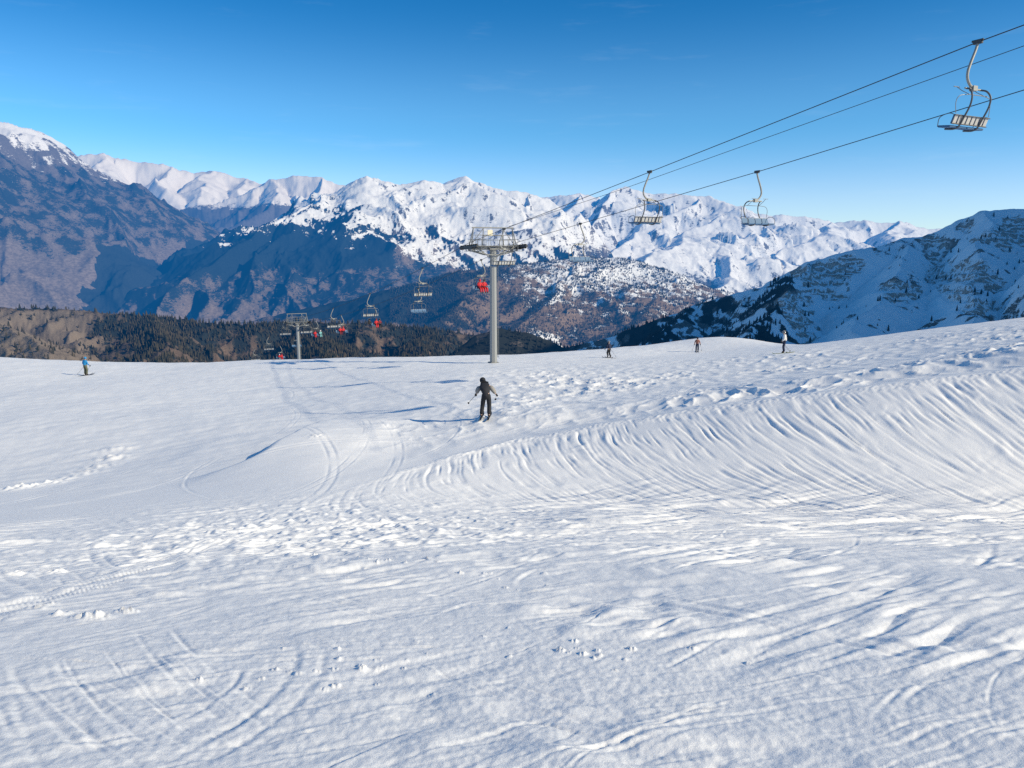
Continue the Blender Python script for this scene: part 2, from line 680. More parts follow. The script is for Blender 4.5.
def gp(u, v):
    """ground point under a pixel ray (near field)"""
    d = P(u, v, 1.0) - CAM
    a, b = .0008 * d[1] ** 2, -.285 * d[1] - d[2]
    c = -CAM[2]
    Zs = np.linspace(1.5, 60, 2000)
    g = zplane_v(d[1] * Zs) - (CAM[2] + d[2] * Zs)
    k = int(np.argmax(g > 0))
    return d[0] * Zs[k], d[1] * Zs[k]


def zplane_v(y):
    return -.285 * y + .0008 * y * y


def arc3(p, q, r_, dep, wd, gap=0.0):
    (ax, ay), (bx, by), (cx, cy) = gp(*p), gp(*q), gp(*r_)
    D = 2 * (ax * (by - cy) + bx * (cy - ay) + cx * (ay - by))
    ux = ((ax * ax + ay * ay) * (by - cy) + (bx * bx + by * by) * (cy - ay) + (cx * cx + cy * cy) * (ay - by)) / D
    uy = ((ax * ax + ay * ay) * (cx - bx) + (bx * bx + by * by) * (ax - cx) + (cx * cx + cy * cy) * (bx - ax)) / D
    rr = math.hypot(ax - ux, ay - uy)
    a0 = math.atan2(by - uy, bx - ux)
    sp_ = max(abs((math.atan2(py - uy, px - ux) - a0 + math.pi) % (2 * math.pi) - math.pi) for px, py in ((ax, ay), (cx, cy))) * 1.25
    SCRAPES.append((ux, uy, rr, a0, sp_, dep * .45, wd * .75))
    if gap:
        SCRAPES.append((ux, uy, rr + gap, a0, sp_, dep * .45, wd * .75))


for a_ in (((292, 640), (284, 682), (205, 738), .028, .05, .22), ((240, 668), (225, 690), (190, 712), .02, .035), ((640, 600), (760, 625), (905, 660), .03, .06),            ((0, 742), (75, 739), (150, 730), .02, .04), ((428, 622), (470, 604), (512, 596), .025, .04), ((470, 552), (600, 548), (720, 560), .04, .09, .3),
           ((660, 742), (700, 722), (715, 700), .018, .03), ((450, 700), (560, 706), (640, 690), .012, .05), ((905, 745), (960, 722), (1020, 712), .02, .035),            ((610, 640), (720, 652), (860, 690), .015, .05), ((100, 690), (180, 665), (240, 640), .012, .06), ((520, 580), (610, 566), (700, 570), .04, .05)):
    arc3(*a_)


def base_fine(x, y):
    """smooth base evaluated through a cached regular lattice (bicubic-ish via dense lattice)"""
    return base_h(x, y)


TRACKS = []
trng = random.Random(5)


for k in range(64):                       # bundles of near-parallel edge scrapes
    rr_ = trng.uniform(3.2, 18)
    az_ = trng.uniform(-.66, .66)
    bx_, by_ = rr_ * math.sin(az_), rr_ * math.cos(az_)
    hb = trng.choice((40, 35, 28, 55, 12, -22, -40)) + trng.gauss(0, 6)
    cb = trng.uniform(4, 18)
    sd = trng.choice((-1, 1))
    for m_ in range(trng.randint(4, 9)):
        f_ = .5 + rr_ / 9
        x0, y0 = bx_ + trng.gauss(0, .45 * f_), by_ + trng.gauss(0, .35 * f_)
        hd = R(hb + trng.gauss(0, 4))
        cr = cb * trng.uniform(.8, 1.25)
        cx_, cy_ = x0 - math.sin(hd) * cr * sd, y0 + math.cos(hd) * cr * sd
        SCRAPES.append((cx_, cy_, cr, math.atan2(y0 - cy_, x0 - cx_), trng.uniform(.3, 1.5) * f_ / cr, trng.uniform(.0025, .008) * f_, trng.uniform(.010, .026) * f_))
for k in range(4):
    rr_ = trng.uniform(5, 17)
    az_ = trng.uniform(-.62, .62)
    for q_ in range(trng.randint(8, 26)):
        d_ = trng.gauss(0, .06 * rr_ + .2)
        e_ = trng.gauss(0, .03 * rr_ + .1)
        s_ = trng.uniform(.015, .04) * (.6 + rr_ / 12)
        CHUNKS.append((rr_ * math.sin(az_) + d_, rr_ * math.cos(az_) + e_, s_, s_ * trng.uniform(.35, .9)))


def wpt(u, v, Z):
    p = P(u, v, Z)
    return p[0], p[1]


for k in range(60):
    # ski arcs: (cx, cy, R, a0, a1, depth, width, pair gap)
    x0 = trng.uniform(-22, 20)
    y0 = trng.uniform(12, 40) if k < 14 else trng.uniform(30, 85)
    rr = trng.uniform(9, 30)
    a = trng.uniform(0, 2 * math.pi)
    TRACKS.append((x0 + rr * math.cos(a), y0 + rr * math.sin(a), rr, a + math.pi, trng.uniform(.25, .8), trng.uniform(.006, .014) * (1 if y0 < 26 else 1.05), trng.uniform(.03, .06)))


def detail_h(x, y):
    x = np.asarray(x, np.float32)
    y = np.asarray(y, np.float32)
    shp = x.shape
    return _detail(x.ravel(), y.ravel()).reshape(shp)


def _detail(x, y):
    if x.size > 400000:
        # work through rings so that each term is only evaluated where it lives
        r = np.hypot(x, y)
        out = np.zeros(x.shape, np.float32)
        for a, b in ((0, 6), (6, 12), (12, 18), (18, 26.5), (26.5, 45), (45, 500)):
            m = (r >= a) & (r < b)
            if m.any():
                out[m] = _detail_part(x[m], y[m], b)
        return out
    return _detail_part(x, y, 0)


def _detail_part(x, y, rmax):
    r = np.hypot(x, y)
    yl = np.interp(x, LIP[:, 0], LIP[:, 1])
    t = (yl - y)
    inlip = sst(-6.0, -1.0, x)
    ta = np.clip(t, 0, 40)
    h = np.zeros_like(x)
    # warp
    wx = fbm(x / 3.1, y / 3.1, 2, 71)
    wy = fbm(x / 3.1 + 40, y / 3.1, 2, 75)
    # ---- bank: carved ruts that fall from the lip and sweep right along the floor
    jw = .10 * wx + .03 * perlin(x / .9, y / .9, 8)
    q = x - .022 * ta ** 2.35 + jw
    q2 = x - .030 * ta ** 2.15 + 1.3 * jw
    q3 = x - .013 * ta ** 2.5 + .8 * jw
    onwall = sst(-.15, .5, t) * (1 - sst(10, 19, t)) * sst(-9.5, -2.0, x)
    if onwall.max() > 0:
        def cut(a, b, seed, k=3.2):
            return -np.clip(1 - k * np.abs(perlin(a, b, seed)), 0, 1)
        m1 = np.clip(.5 + 1.2 * fbm(q / 1.6, ta / 2.6, 2, 9), .05, 1.3)
        m2 = np.clip(.4 + 1.3 * fbm(q / 2.3 + 7, ta / 1.8, 2, 14), 0, 1.3)
        m3 = np.clip(.4 + 1.3 * fbm(q / 1.1 + 21, ta / 1.5, 2, 17), 0, 1.3)
        st = .18 * perlin(q / .8, ta / 7, 3) + m1 * (.34 * perlin(q / .36, ta / 5, 4) + .45 * cut(q / .55, ta / 9, 7)) \
            + m2 * (.55 * cut(q2 / .42, ta / 8, 5, 3.6) + .22 * perlin(q2 / .20, ta / 3.5, 16)) + m3 * .5 * cut(q3 / .36, ta / 7, 6, 3.6)
        # short fluted notches right under the lip
        st += .9 * np.exp(-((t - .7) / .8) ** 2) * cut(q / .5, ta / 3, 15, 2.6) * m2
        lump = np.clip(perlin(x / .5 + wx, y / .5 + wy, 18), -.1, .8) * np.clip(fbm(x / 1.7, y / 1.7, 2, 19), 0, 1)
        h += onwall * (.060 * st * sst(-.1, .9, t) + .05 * lump)
    h -= .20 * sst(-2.0, 4.0, x) * sst(.1, 1.8, -t) * (1 - sst(2.4, 4.6, -t))
    # snow cornice crumbs on the lip
    lipn = np.exp(-((t - .1) / .35) ** 2) * inlip
    h += lipn * (.035 * perlin(x / 1.3, y / .6, 12) + .03 + .025 * perlin(x / .16, y / .16, 13))
    # ---- floor: long streaks
    fl = sst(5.0, 8.5, t) * (1 - sst(13, 21, t)) * sst(-5, 4, x - .25 * (t - 8))
    ys = y - .32 * x + .35 * wy
    if fl.max() > 0:
        f1 = np.clip(.5 + 1.2 * fbm(x / 4, ys / 2, 2, 25), 0, 1.3)
        h += .85 * fl * (.05 * perlin(x / 5.5, ys / 1.1, 21) + .06 * perlin(x / 3.2, ys / .5, 22)
                   - .085 * f1 * np.clip(1 - 3.0 * np.abs(perlin(x / 6.0 + .2 * wx, ys / .95, 24)), 0, 1)
                   - .045 * np.clip(1 - 3.0 * np.abs(perlin(x / 3.4 + .2 * wx, (ys + .2 * x) / .5, 26)), 0, 1) + .03 * perlin(x / 1.3, ys / .2, 23))
    # ---- plateau behind the lip: chopped lumps
    pl = sst(.6, 3, -t) * (1 - sst(24, 45, -t)) * sst(-9, 2, x)
    lum = ridged(x / 1.5 + .3 * wx, y / 2.1 + .3 * wy, 3, 31)
    h += pl * (.115 * (lum - .8) * (.5 + .7 * fbm(x / 9, y / 9, 2, 36)) + .05 * perlin(x / .8, y / 1.1, 33))
    # ---- left flank and far piste: broad groomed streaks
    lf = 1 - sst(-3, 6, x - .3 * (y - 25))
    far = sst(22, 40, r)
    h += (.35 + .65 * lf) * far * (.07 * fbm((x + y * .5) / 6, (y - x * .15) / 5, 3, 41) + .02 * perlin((x + .8 * y) / 3.5, (y - .5 * x) / .9, 44))
    h += far * .018 * fbm(x / .9, y / .9, 2, 47)
    # ---- churned debris left of centre
    cx, cy = wpt(270, 545, 14)
    db = 1.0 * np.exp(-(((x - cx - .12 * (y - cy)) / 5.2) ** 2 + ((y - cy - 2.5) / 5.0) ** 2))
    n1 = perlin((x + .5 * y) / .42 + .5 * wx, (y - .4 * x) / .62 + .5 * wy, 51)
    n2 = perlin(x / .24, y / .30, 52)
    h += db * (.060 * np.clip(n1, -.1, 1) + .05 * n2 * sst(-.1, .2, n1) + .03 * ridged(x / .8, y / .9, 2, 55) + .022 * perlin(x / .13, y / .16, 56) * sst(-.1, .3, n1))
    for (u, v, Z, a, s) in ((62, 622, 8.2, .05, .14), (84, 628, 8.0, .06, .10), (100, 624, 8.0, .07, .12), (128, 619, 8.3, .08, .09), (40, 612, 8.6, .05, .12), (52, 608, 8.8, .05, .08), (20, 560, 11, .05, .2), (55, 556, 11.2, .05, .15), (316, 452, 31, .07, .3),
                            (8, 487, 28, .10, .5), (22, 485, 28.4, .13, .4), (36, 482, 28.9, .08, .4), (50, 479, 29.5, .12, .5), (66, 474, 30.4, .08, .5), (84, 468, 31.5, .12, .6), (100, 461, 32.8, .14, .6), (110, 452, 34.5, .16, .8), (116, 444, 36.5, .12, .8)):
        px, py = wpt(u, v, Z)
        h += a * np.exp(-(((x - px) / s) ** 2 + ((y - py) / (s * .8)) ** 2)) * (.7 + 1.0 * perlin(x / (s * .5), y / (s * .5), 58))
    # ---- foreground: wind crust, soft mounds, grooves
    fg = (1 - sst(15, 26, r))
    fgn0 = fg * (1 - .6 * fl)
    fgn = fgn0
    ang = R(40)
    xr = x * math.cos(ang) + y * math.sin(ang)
    yr = -x * math.sin(ang) + y * math.cos(ang)
    gr = np.clip(.35 + 1.5 * fbm(x / 2.6, y / 2.6, 2, 63), 0, 1.2)
    ns = np.clip(.55 + r / 26, .55, 1.05)          # features measured in the photo grow a little with distance
    sk = perlin(xr / 3.4 + .25 * wx, yr / .62 + .35 * wy, 62)
    sk2 = perlin(xr / 1.5 + .25 * wx, yr / .22 + .3 * wy, 64)
    sk3 = perlin(xr / .8, yr / .10, 59)
    if fg.max() > 0:
      h += fgn0 * (.030 * fbm(x / 3.0, y / 3.8, 2, 61)
                 + (.050 * np.clip(sk, -.25, .5) + .024 * sk2 + .011 * sk3 - .03 * np.clip(1 - 3.2 * np.abs(perlin(xr / 3.0 + .2 * wx, yr / .5 + .2 * wy, 76)), 0, 1)) * gr * ns
                 + .0042 * fbm(x / .075, y / .08, 2, 65) * sst(11, 5, r) + .005 * fbm(x / .19, y / .21, 2, 68) + .006 * fbm(x / .42, y / .45, 2, 60) * sst(4, 9, r))
    md = sst(.10, .5, fbm(x / 2.2 + 9, y / 1.7, 2, 66)) if fg.max() > 0 else 0
    if fg.max() > 0:
      h += fgn0 * .06 * md * np.clip(perlin(x / .6 + .5 * wx, y / .5 + .5 * wy, 67), -.3, .8)
    # second direction of old tracks
    a2 = R(-38)
    xs = x * math.cos(a2) + y * math.sin(a2)
    ysn = -x * math.sin(a2) + y * math.cos(a2)
    h += fgn * .018 * perlin(xs / 5, ysn / .36, 69) * np.clip(1.5 * perlin(x / 2.8, y / 2.8, 70), 0, 1)
    # ---- the left end of the plateau drops away from the sun
    wp = np.array([wpt(*p) for p in spline([(150, 496, 25.5), (205, 482, 27.5), (250, 468, 29.3), (280, 452, 31.5), (300, 440, 33.6), (318, 428, 36), (330, 415, 40)], 5)])
    sel = (x > wp[:, 0].min() - 8) & (x < wp[:, 0].max() + 8) & (y > wp[:, 1].min() - 8) & (y < wp[:, 1].max() + 8)
    xs_, ys_ = x[sel], y[sel]
    dm = np.full(xs_.shape, 1e9)
    sd = np.zeros(xs_.shape)
    ft = np.zeros(xs_.shape)
    for i in range(len(wp) - 1):
        a, b = wp[i], wp[i + 1]
        ab = b - a
        tt = np.clip(((xs_ - a[0]) * ab[0] + (ys_ - a[1]) * ab[1]) / (ab @ ab), 0, 1)
        dx, dy = xs_ - a[0] - tt * ab[0], ys_ - a[1] - tt * ab[1]
        dd = np.hypot(dx, dy)
        up = dd < dm
        sd = np.where(up, dd * np.sign(ab[1] * dx - ab[0] * dy), sd)
        ft = np.where(up, (i + tt) / (len(wp) - 1), ft)
        dm = np.where(up, dd, dm)
    amp = .40 + .42 * np.exp(-((ft - .62) / .26) ** 2)
    win = (1 - sst(3.2, 7.0, dm)) * sst(0, .45, ft) * (1 - sst(.8, 1, ft))
    sdw = sd + .25 * wx[sel]
    h[sel] += amp * win * (sst(-.75, .5, sdw) * (1 - .9 * sst(.4, 7.0, sdw)))
    for (cx, cy, sz, hh) in CHUNKS:
        if not (r.min() - 1 < math.hypot(cx, cy) < r.max() + 1):
            continue
        sel = (np.abs(x - cx) < sz * 2.6) & (np.abs(y - cy) < sz * 2.6)
        if sel.any():
            dd = (x[sel] - cx) ** 2 + (y[sel] - cy) ** 2
            h[sel] += hh * np.exp(-(dd / (sz * sz)) ** 2.2) * (.6 + .8 * perlin(x[sel] / (sz * .7), y[sel] / (sz * .7), 57))
    # ---- individual ski tracks
    x0_, x1_, y0_, y1_ = x.min(), x.max(), y.min(), y.max()
    rlo, rhi = r.min(), r.max()
    for (cx, cy, rr, a0, span, dep, wd) in TRACKS + SCRAPES:
        mx, my = cx + rr * math.cos(a0), cy + rr * math.sin(a0)
        ext = rr * span + 1
        mr = math.hypot(mx, my)
        if mr + ext * 1.5 < rlo or mr - ext * 1.5 > rhi:
            continue
        sel = (np.abs(x - mx) < ext) & (np.abs(y - my) < ext)
        if not sel.any():
            continue
        dx, dy = x[sel] - cx, y[sel] - cy
        dist = np.hypot(dx, dy) - rr
        da = np.abs((np.arctan2(dy, dx) - a0 + np.pi) % (2 * np.pi) - np.pi)
        w = (1 - sst(span * .6, span, da)) * (1 - onwall[sel])
        g = np.zeros_like(dist)
        for off in ((0, .3) if dep < 0 or rr > 14.5 else (0,)):
            e = (dist - off) / wd
            g += -np.exp(-e * e) + .55 * np.exp(-((dist - off - 1.9 * wd) / wd) ** 2)
        brk = np.clip(.65 + .9 * perlin(x[sel] / (wd * 26), y[sel] / (wd * 26), 53), .05, 1.3)
        h[sel] += dep * g * w * brk
    return h


def ground_z(x, y):
    x = np.atleast_1d(np.asarray(x, float))
    y = np.atleast_1d(np.asarray(y, float))
    return (base_h(x, y) + detail_h(x, y))


def build_slope():
    az = np.concatenate([np.linspace(-180, -72, 28, endpoint=False), np.linspace(-72, -39, 90, endpoint=False), np.linspace(-39, 39, 1400), np.linspace(39, 72, 91)[1:], np.linspace(72, 180, 29)[1:-1]])
    az = np.radians(az)
    rr = np.concatenate([np.geomspace(.5, 1.6, 30, endpoint=False), np.geomspace(1.6, 12, 420, endpoint=False), np.geomspace(12, 34, 500, endpoint=False), np.geomspace(34, 125, 250, endpoint=False), np.geomspace(125, 480, 26)])
    A, RR = np.meshgrid(az, rr)
    x = (RR * np.sin(A)).ravel()
    y = (RR * np.cos(A)).ravel()
    # smooth base on a coarser lattice of the same polar grid, then interpolated
    z = base_h(x, y) + detail_h(x, y) * (1 - sst(120, 150, np.hypot(x, y)))
    nr, nc = A.shape
    q = grid_quads(nr, nc, True)
    co = np.stack([x, y, z], 1)
    co = np.vstack([co, [[0, 0, z[:nc].mean()]]])
    j = np.arange(nc)
    tr = np.stack([np.full(nc, len(co) - 1), (j + 1) % nc, j], 1)
    # winding: rows go outward, columns clockwise -> flip for upward normals
    me = mesh_np('snow_slope', co, q[:, ::-1][:, [1, 2, 3, 0]], tr[:, ::-1])
    nrm = me.polygons[len(me.polygons) // 2].normal
    if nrm.z < 0:
        me.flip_normals()
    o = link('snow_slope', me, M_SNOW)
    tag(o, kind='structure')
    return o


build_slope()

# ------------------------------------------------------------------ MOUNTAINS
VALLEY = -1500.0


def PY(u, v, Y):
    d = P(u, v, 1.0) - CAM
    return CAM + d * (Y / d[1])


def mountain(name, ur, Yr, nu, nv, ridges, mat, seed=1, amp=.25, cap=300, lam=1200, warp=.15, base=VALLEY, fine=12, snow=None, dpow=1.0, extra=None):
    """ridges: list of (points[(u,v,Y)], slope)"""
    us = np.linspace(ur[0], ur[1], nu)
    Ys = np.geomspace(Yr[0], Yr[1], nv)
    U, Y = np.meshgrid(us, Ys)
    X = (U - 512) / F * Y / cp * .985
    wx = X + warp * lam * fbm(X / lam, Y / lam, 3, seed + 3)
    wy = Y + warp * lam * fbm(X / lam + 30, Y / lam, 3, seed + 6)
    Z = np.full(X.shape, -1e9)
    Rm = np.full(X.shape, 1e9)
    for pts, slope in ridges:
        w = [PY(*p) for p in pts]
        for a, b in zip(w[:-1], w[1:]):
            ab = b[:2] - a[:2]
            L2 = ab @ ab + 1e-9
            for (sx, sy, isw) in ((wx, wy, 1),):
                t = np.clip(((sx - a[0]) * ab[0] + (sy - a[1]) * ab[1]) / L2, 0, 1)
                d = np.hypot(sx - a[0] - t * ab[0], sy - a[1] - t * ab[1])
                zz = a[2] + t * (b[2] - a[2]) - slope * d ** dpow
                up = zz > Z
                Z = np.where(up, zz, Z)
                Rm = np.where(up, d, Rm)
    grow = np.clip(Rm * amp, 0, cap)
    rg = ridged(X / lam + .4 * fbm(X / lam, Y / lam, 2, seed + 11), Y / lam, 6, seed)
    Z = Z + (rg - 1.0) * grow
    Z = Z + fine * fbm(X / (lam * .12), Y / (lam * .12), 4, seed + 20)
    if extra is not None:
        Z = extra(X, Y, Z)
    # settle softly on the valley floor
    Z = np.where(Z < base + 150, base + 150 * np.exp(np.clip((Z - base - 150) / 150, -8, 0)), Z)
    co = np.stack([X, Y, Z], -1)
    dzr = np.gradient(Z, axis=0) / np.gradient(Y, axis=0)
    dzx = np.gradient(Z, axis=1) / np.gradient(X, axis=1)
    sl = np.hypot(dzr, dzx)
    me = mesh_np(name, co.reshape(-1, 3), grid_quads(nv, nu))
    if me.polygons[0].normal.z < 0:
        me.flip_normals()
    s, w, k = snow(X, Y, Z, sl, dzx, dzr)
    attr(me, 'snow', s)
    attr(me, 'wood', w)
    attr(me, 'rock', k)
    o = link(name, me, mat)
    tag(o, kind='structure')
    return X, Y, Z, s, w, k


def zv(v, Y):
    return PY(512, v, Y)[2]


ROCK = (.15, .13, .12)
BROWN = (.20, .135, .10)
WOOD = (.022, .030, .034)

# far snow range beyond the valley on the left
MAT_FAR = mat_mountain('far_range', ROCK, ROCK, WOOD, (.95, .84, .71), .0012)
mountain('mountain_range', (20, 480), (22000, 36000), 420, 130, [
    ([(20, 160, 30000), (80, 156, 30000), (100, 152, 30000), (130, 160, 30500), (160, 165, 30500), (185, 172, 31000), (205, 170, 31000), (228, 176, 31000), (245, 178, 31000), (263, 187, 30000), (300, 195, 30000), (420, 190, 30000)], .62),
    ([(100, 152, 30000), (120, 180, 27500), (150, 205, 25500)], .6), ([(205, 170, 31000), (215, 190, 27500), (190, 210, 25500)], .6),
    ([(160, 165, 30500), (172, 190, 27000)], .6), ([(245, 178, 31000), (250, 195, 28000)], .6)],
    MAT_FAR, 5, .32, 500, 3800, .2, -2600, 60,
    snow=lambda X, Y, Z, s, gx, gy: (sst(zv(240, 29000), zv(198, 29000), Z) * .9 + .05 - .25 * sst(.8, 1.4, s), 0 * Z, 0 * Z + 1))
mountain('mountain_range', (150, 470), (15000, 24000), 420, 130, [
    ([(150, 240, 19000), (190, 215, 19000), (225, 198, 19000), (250, 190, 19000), (278, 179, 19500), (302, 175, 19500), (328, 177, 19500), (345, 184, 19500), (400, 190, 19500), (470, 190, 19500)], .6),
    ([(278, 179, 19500), (272, 197, 18000), (235, 225, 16500)], .55), ([(328, 177, 19500), (320, 200, 18000)], .6)],
    MAT_FAR, 45, .28, 350, 2600, .2, -2200, 35,
    snow=lambda X, Y, Z, s, gx, gy: (sst(zv(222, 18500), zv(192, 18500), Z) * .95, 0 * Z, 0 * Z + 1))

# left mountain
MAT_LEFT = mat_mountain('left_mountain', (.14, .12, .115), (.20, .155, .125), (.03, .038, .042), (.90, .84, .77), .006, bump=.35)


def snow_left(X, Y, Z, s, gx, gy):
    n = fbm(X / 500, Y / 500, 4, 203)
    n2 = fbm(X / 160, Y / 160, 3, 207)
    zl = zv(196, 11800)
    zt = zv(138, 11800)
    sn = sst(zl - 150, zt, Z + 330 * n) * .74 + .10 + .26 * n2 - .2 * sst(.7, 1.1, s)
    sn = np.where(gx > .1, sn, sn * 1.05)
    wd = sst(zv(275, 10500), zv(232, 10500), Z + 250 * n) * (1 - sst(zv(185, 11300), zv(160, 11500), Z + 200 * n)) * .44 + .10 + .28 * n2
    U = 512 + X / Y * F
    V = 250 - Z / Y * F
    shade_edge = np.interp(U + 9 * n2 + 10 * n, [60, 82, 93, 106, 122, 140, 160, 176, 190, 204, 216, 238, 262, 300], [330, 303, 272, 246, 244, 250, 264, 258, 242, 238, 250, 246, 236, 232])
    valley_shade = sst(-1.5, 3.5, V - shade_edge)  # cast shadow over the valley, painted in through the wood mask
    wd = np.maximum(wd, valley_shade * 1.3)
    sn = sn * (1 - valley_shade)
    return sn, wd, sst(zl - 300, zt, Z)


K = 1.25
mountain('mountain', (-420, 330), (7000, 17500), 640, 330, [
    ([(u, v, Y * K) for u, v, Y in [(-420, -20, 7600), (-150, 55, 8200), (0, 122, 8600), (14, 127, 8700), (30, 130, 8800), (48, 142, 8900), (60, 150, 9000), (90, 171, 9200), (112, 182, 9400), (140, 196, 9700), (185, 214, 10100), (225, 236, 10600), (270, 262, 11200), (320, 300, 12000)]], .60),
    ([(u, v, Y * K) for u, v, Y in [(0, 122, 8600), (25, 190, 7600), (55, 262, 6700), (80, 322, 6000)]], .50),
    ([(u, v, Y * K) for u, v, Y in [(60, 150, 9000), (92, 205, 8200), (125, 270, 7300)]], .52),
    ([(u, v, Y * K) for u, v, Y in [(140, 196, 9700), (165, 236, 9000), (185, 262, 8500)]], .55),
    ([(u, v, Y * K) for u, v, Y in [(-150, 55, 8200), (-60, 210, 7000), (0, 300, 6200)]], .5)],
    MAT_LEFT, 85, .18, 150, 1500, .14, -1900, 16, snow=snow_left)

# central mountain
MAT_CEN = mat_mountain('central_mountain', (.14, .125, .115), (.20, .15, .115), (.022, .032, .038), (.94, .89, .81), .006, bump=.3)


def snow_cen(X, Y, Z, s, gx, gy):
    n = fbm(X / 700, Y / 700, 4, 303)
    n2 = fbm(X / 150, Y / 150, 3, 307)
    zl, zt = zv(292, 8900), zv(238, 9500)
    lit = 1 - sst(-.1, .35, gx)  # slopes turned from the sun: shade painted by less snow, more wood
    n4 = fbm(X / 75, Y / 110, 3, 311)
    xs2 = np.interp(Y, [7000, 7700, 8200, 8700, 9300, 9900, 10500], [PY(350, 298, 7000)[0], PY(370, 298, 7700)[0], PY(392, 275, 8200)[0], PY(400, 250, 8700)[0], PY(382, 226, 9300)[0], PY(366, 200, 9900)[0], PY(358, 175, 10500)[0]])
    fl = sst(60, -140, X - xs2 + 120 * n)  # forested left flank; snow cut and wood raised to paint in its shade
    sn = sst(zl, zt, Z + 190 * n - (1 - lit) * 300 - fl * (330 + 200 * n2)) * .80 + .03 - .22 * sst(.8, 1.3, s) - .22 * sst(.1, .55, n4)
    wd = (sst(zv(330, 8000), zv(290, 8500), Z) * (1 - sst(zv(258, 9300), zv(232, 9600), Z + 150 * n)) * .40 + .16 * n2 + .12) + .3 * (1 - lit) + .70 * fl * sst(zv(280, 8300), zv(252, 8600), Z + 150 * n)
    return sn, wd, sst(zv(250, 9500), zv(215, 10000), Z)


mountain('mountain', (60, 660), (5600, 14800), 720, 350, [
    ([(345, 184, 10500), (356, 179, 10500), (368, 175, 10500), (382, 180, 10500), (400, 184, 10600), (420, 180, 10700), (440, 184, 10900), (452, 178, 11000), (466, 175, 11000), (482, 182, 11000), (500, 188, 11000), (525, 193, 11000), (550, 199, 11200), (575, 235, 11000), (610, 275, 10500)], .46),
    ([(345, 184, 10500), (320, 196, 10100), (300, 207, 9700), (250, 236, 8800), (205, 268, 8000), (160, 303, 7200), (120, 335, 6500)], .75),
    ([(372, 177, 12000), (398, 186, 13300), (430, 186, 14500)], .6),  # hidden back ridge, added to cast shadow on the left mountain
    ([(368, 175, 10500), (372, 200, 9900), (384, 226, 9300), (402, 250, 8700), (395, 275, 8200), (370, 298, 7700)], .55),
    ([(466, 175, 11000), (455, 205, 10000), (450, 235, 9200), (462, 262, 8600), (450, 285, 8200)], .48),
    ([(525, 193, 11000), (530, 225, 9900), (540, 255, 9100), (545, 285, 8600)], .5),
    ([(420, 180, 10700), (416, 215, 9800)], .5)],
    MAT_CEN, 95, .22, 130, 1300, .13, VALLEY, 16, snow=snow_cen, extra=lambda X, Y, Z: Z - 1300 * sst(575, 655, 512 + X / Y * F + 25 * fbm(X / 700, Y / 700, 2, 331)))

# snowy massif right of centre
MAT_RF = mat_mountain('snow_massif', (.15, .135, .125), (.17, .14, .12), (.03, .04, .045), (.94, .89, .81), .004, bump=.22)


def snow_rf(X, Y, Z, s, gx, gy):
    n = fbm(X / 900, Y / 900, 4, 403)
    n4 = fbm(X / 110, Y / 160, 3, 411)
    return sst(zv(322, 9500), zv(275, 10000), Z + 150 * n) * .86 - .25 * sst(.7, 1.2, s) - .22 * sst(.15, .6, n4 + .4 * n), 0 * Z + .1, 0 * Z + 1


mountain('mountain', (440, 1130), (7800, 17500), 760, 330, [
    ([(440, 230, 14500), (520, 200, 14500), (548, 196, 14500), (575, 193, 14500), (600, 196, 14500), (618, 186, 14500), (632, 190, 14500), (650, 194, 14500), (668, 193, 14500), (690, 196, 14500), (702, 195, 14500), (716, 199, 14700), (735, 207, 14900), (765, 214, 15100), (800, 216, 15300), (835, 222, 15600), (862, 220, 15600), (880, 223, 15600), (897, 221, 15600), (930, 228, 15800), (1130, 240, 16000)], .52),
    ([(618, 186, 14500), (598, 212, 13300), (570, 236, 12300), (556, 262, 11500)], .60),
    ([(575, 193, 14500), (545, 222, 13000), (530, 250, 12000)], .6),
    ([(690, 196, 14500), (668, 218, 13400), (628, 240, 12400), (600, 262, 11500)], .60),
    ([(716, 199, 14700), (722, 216, 13700), (700, 234, 12700), (668, 248, 11800), (640, 262, 11000)], .45),
    ([(765, 214, 15100), (745, 226, 13800), (725, 240, 12700), (720, 262, 11500), (715, 290, 10200), (712, 310, 9300)], .36),
    ([(835, 222, 15600), (820, 234, 13900), (800, 250, 12700), (790, 275, 11300), (770, 300, 9700)], .36),
    ([(897, 221, 15600), (900, 236, 14000), (880, 256, 12600), (860, 280, 11000)], .4)],
    MAT_RF, 115, .34, 230, 1700, .15, VALLEY, 22, snow=snow_rf)

# wooded middle ridge
MAT_MID = mat_mountain('middle_ridge', (.16, .13, .11), (.22, .15, .10), (.02, .028, .03), (.84, .82, .79), .011, bump=.35)


def snow_mid(X, Y, Z, s, gx, gy):
    n = fbm(X / 330, Y / 330, 4, 503)
    n2 = fbm(X / 90, Y / 90, 3, 507)
    U = 512 + X / Y * F
    right = sst(455, 560, U)
    sn = (.10 + .40 * sst(zv(330, 5200), zv(268, 5800), Z) + .16 * n) * right + .08 + .40 * right * n2 + .07 * right * sst(zv(335, 5000), zv(290, 5600), Z) + .3 * sst(560, 660, U) * sst(zv(300, 5600), zv(262, 6000), Z)
    px = PY(550, 338, 4700)
    sn = sn + 1.1 * np.exp(-(((X - px[0]) / 105) ** 2 + ((Y - px[1]) / 110) ** 2))
    wd = .34 + .35 * n + .3 * n2 + .3 * sst(zv(278, 5800), zv(262, 6000), Z + 60 * n) + .7 * (1 - sst(430, 475, U + 60 * n)) * sst(zv(325, 5600), zv(312, 5700), Z)  # last term: extra wood at the forested left end, painting its deep shade
    return sn, wd, .2 + 0 * Z


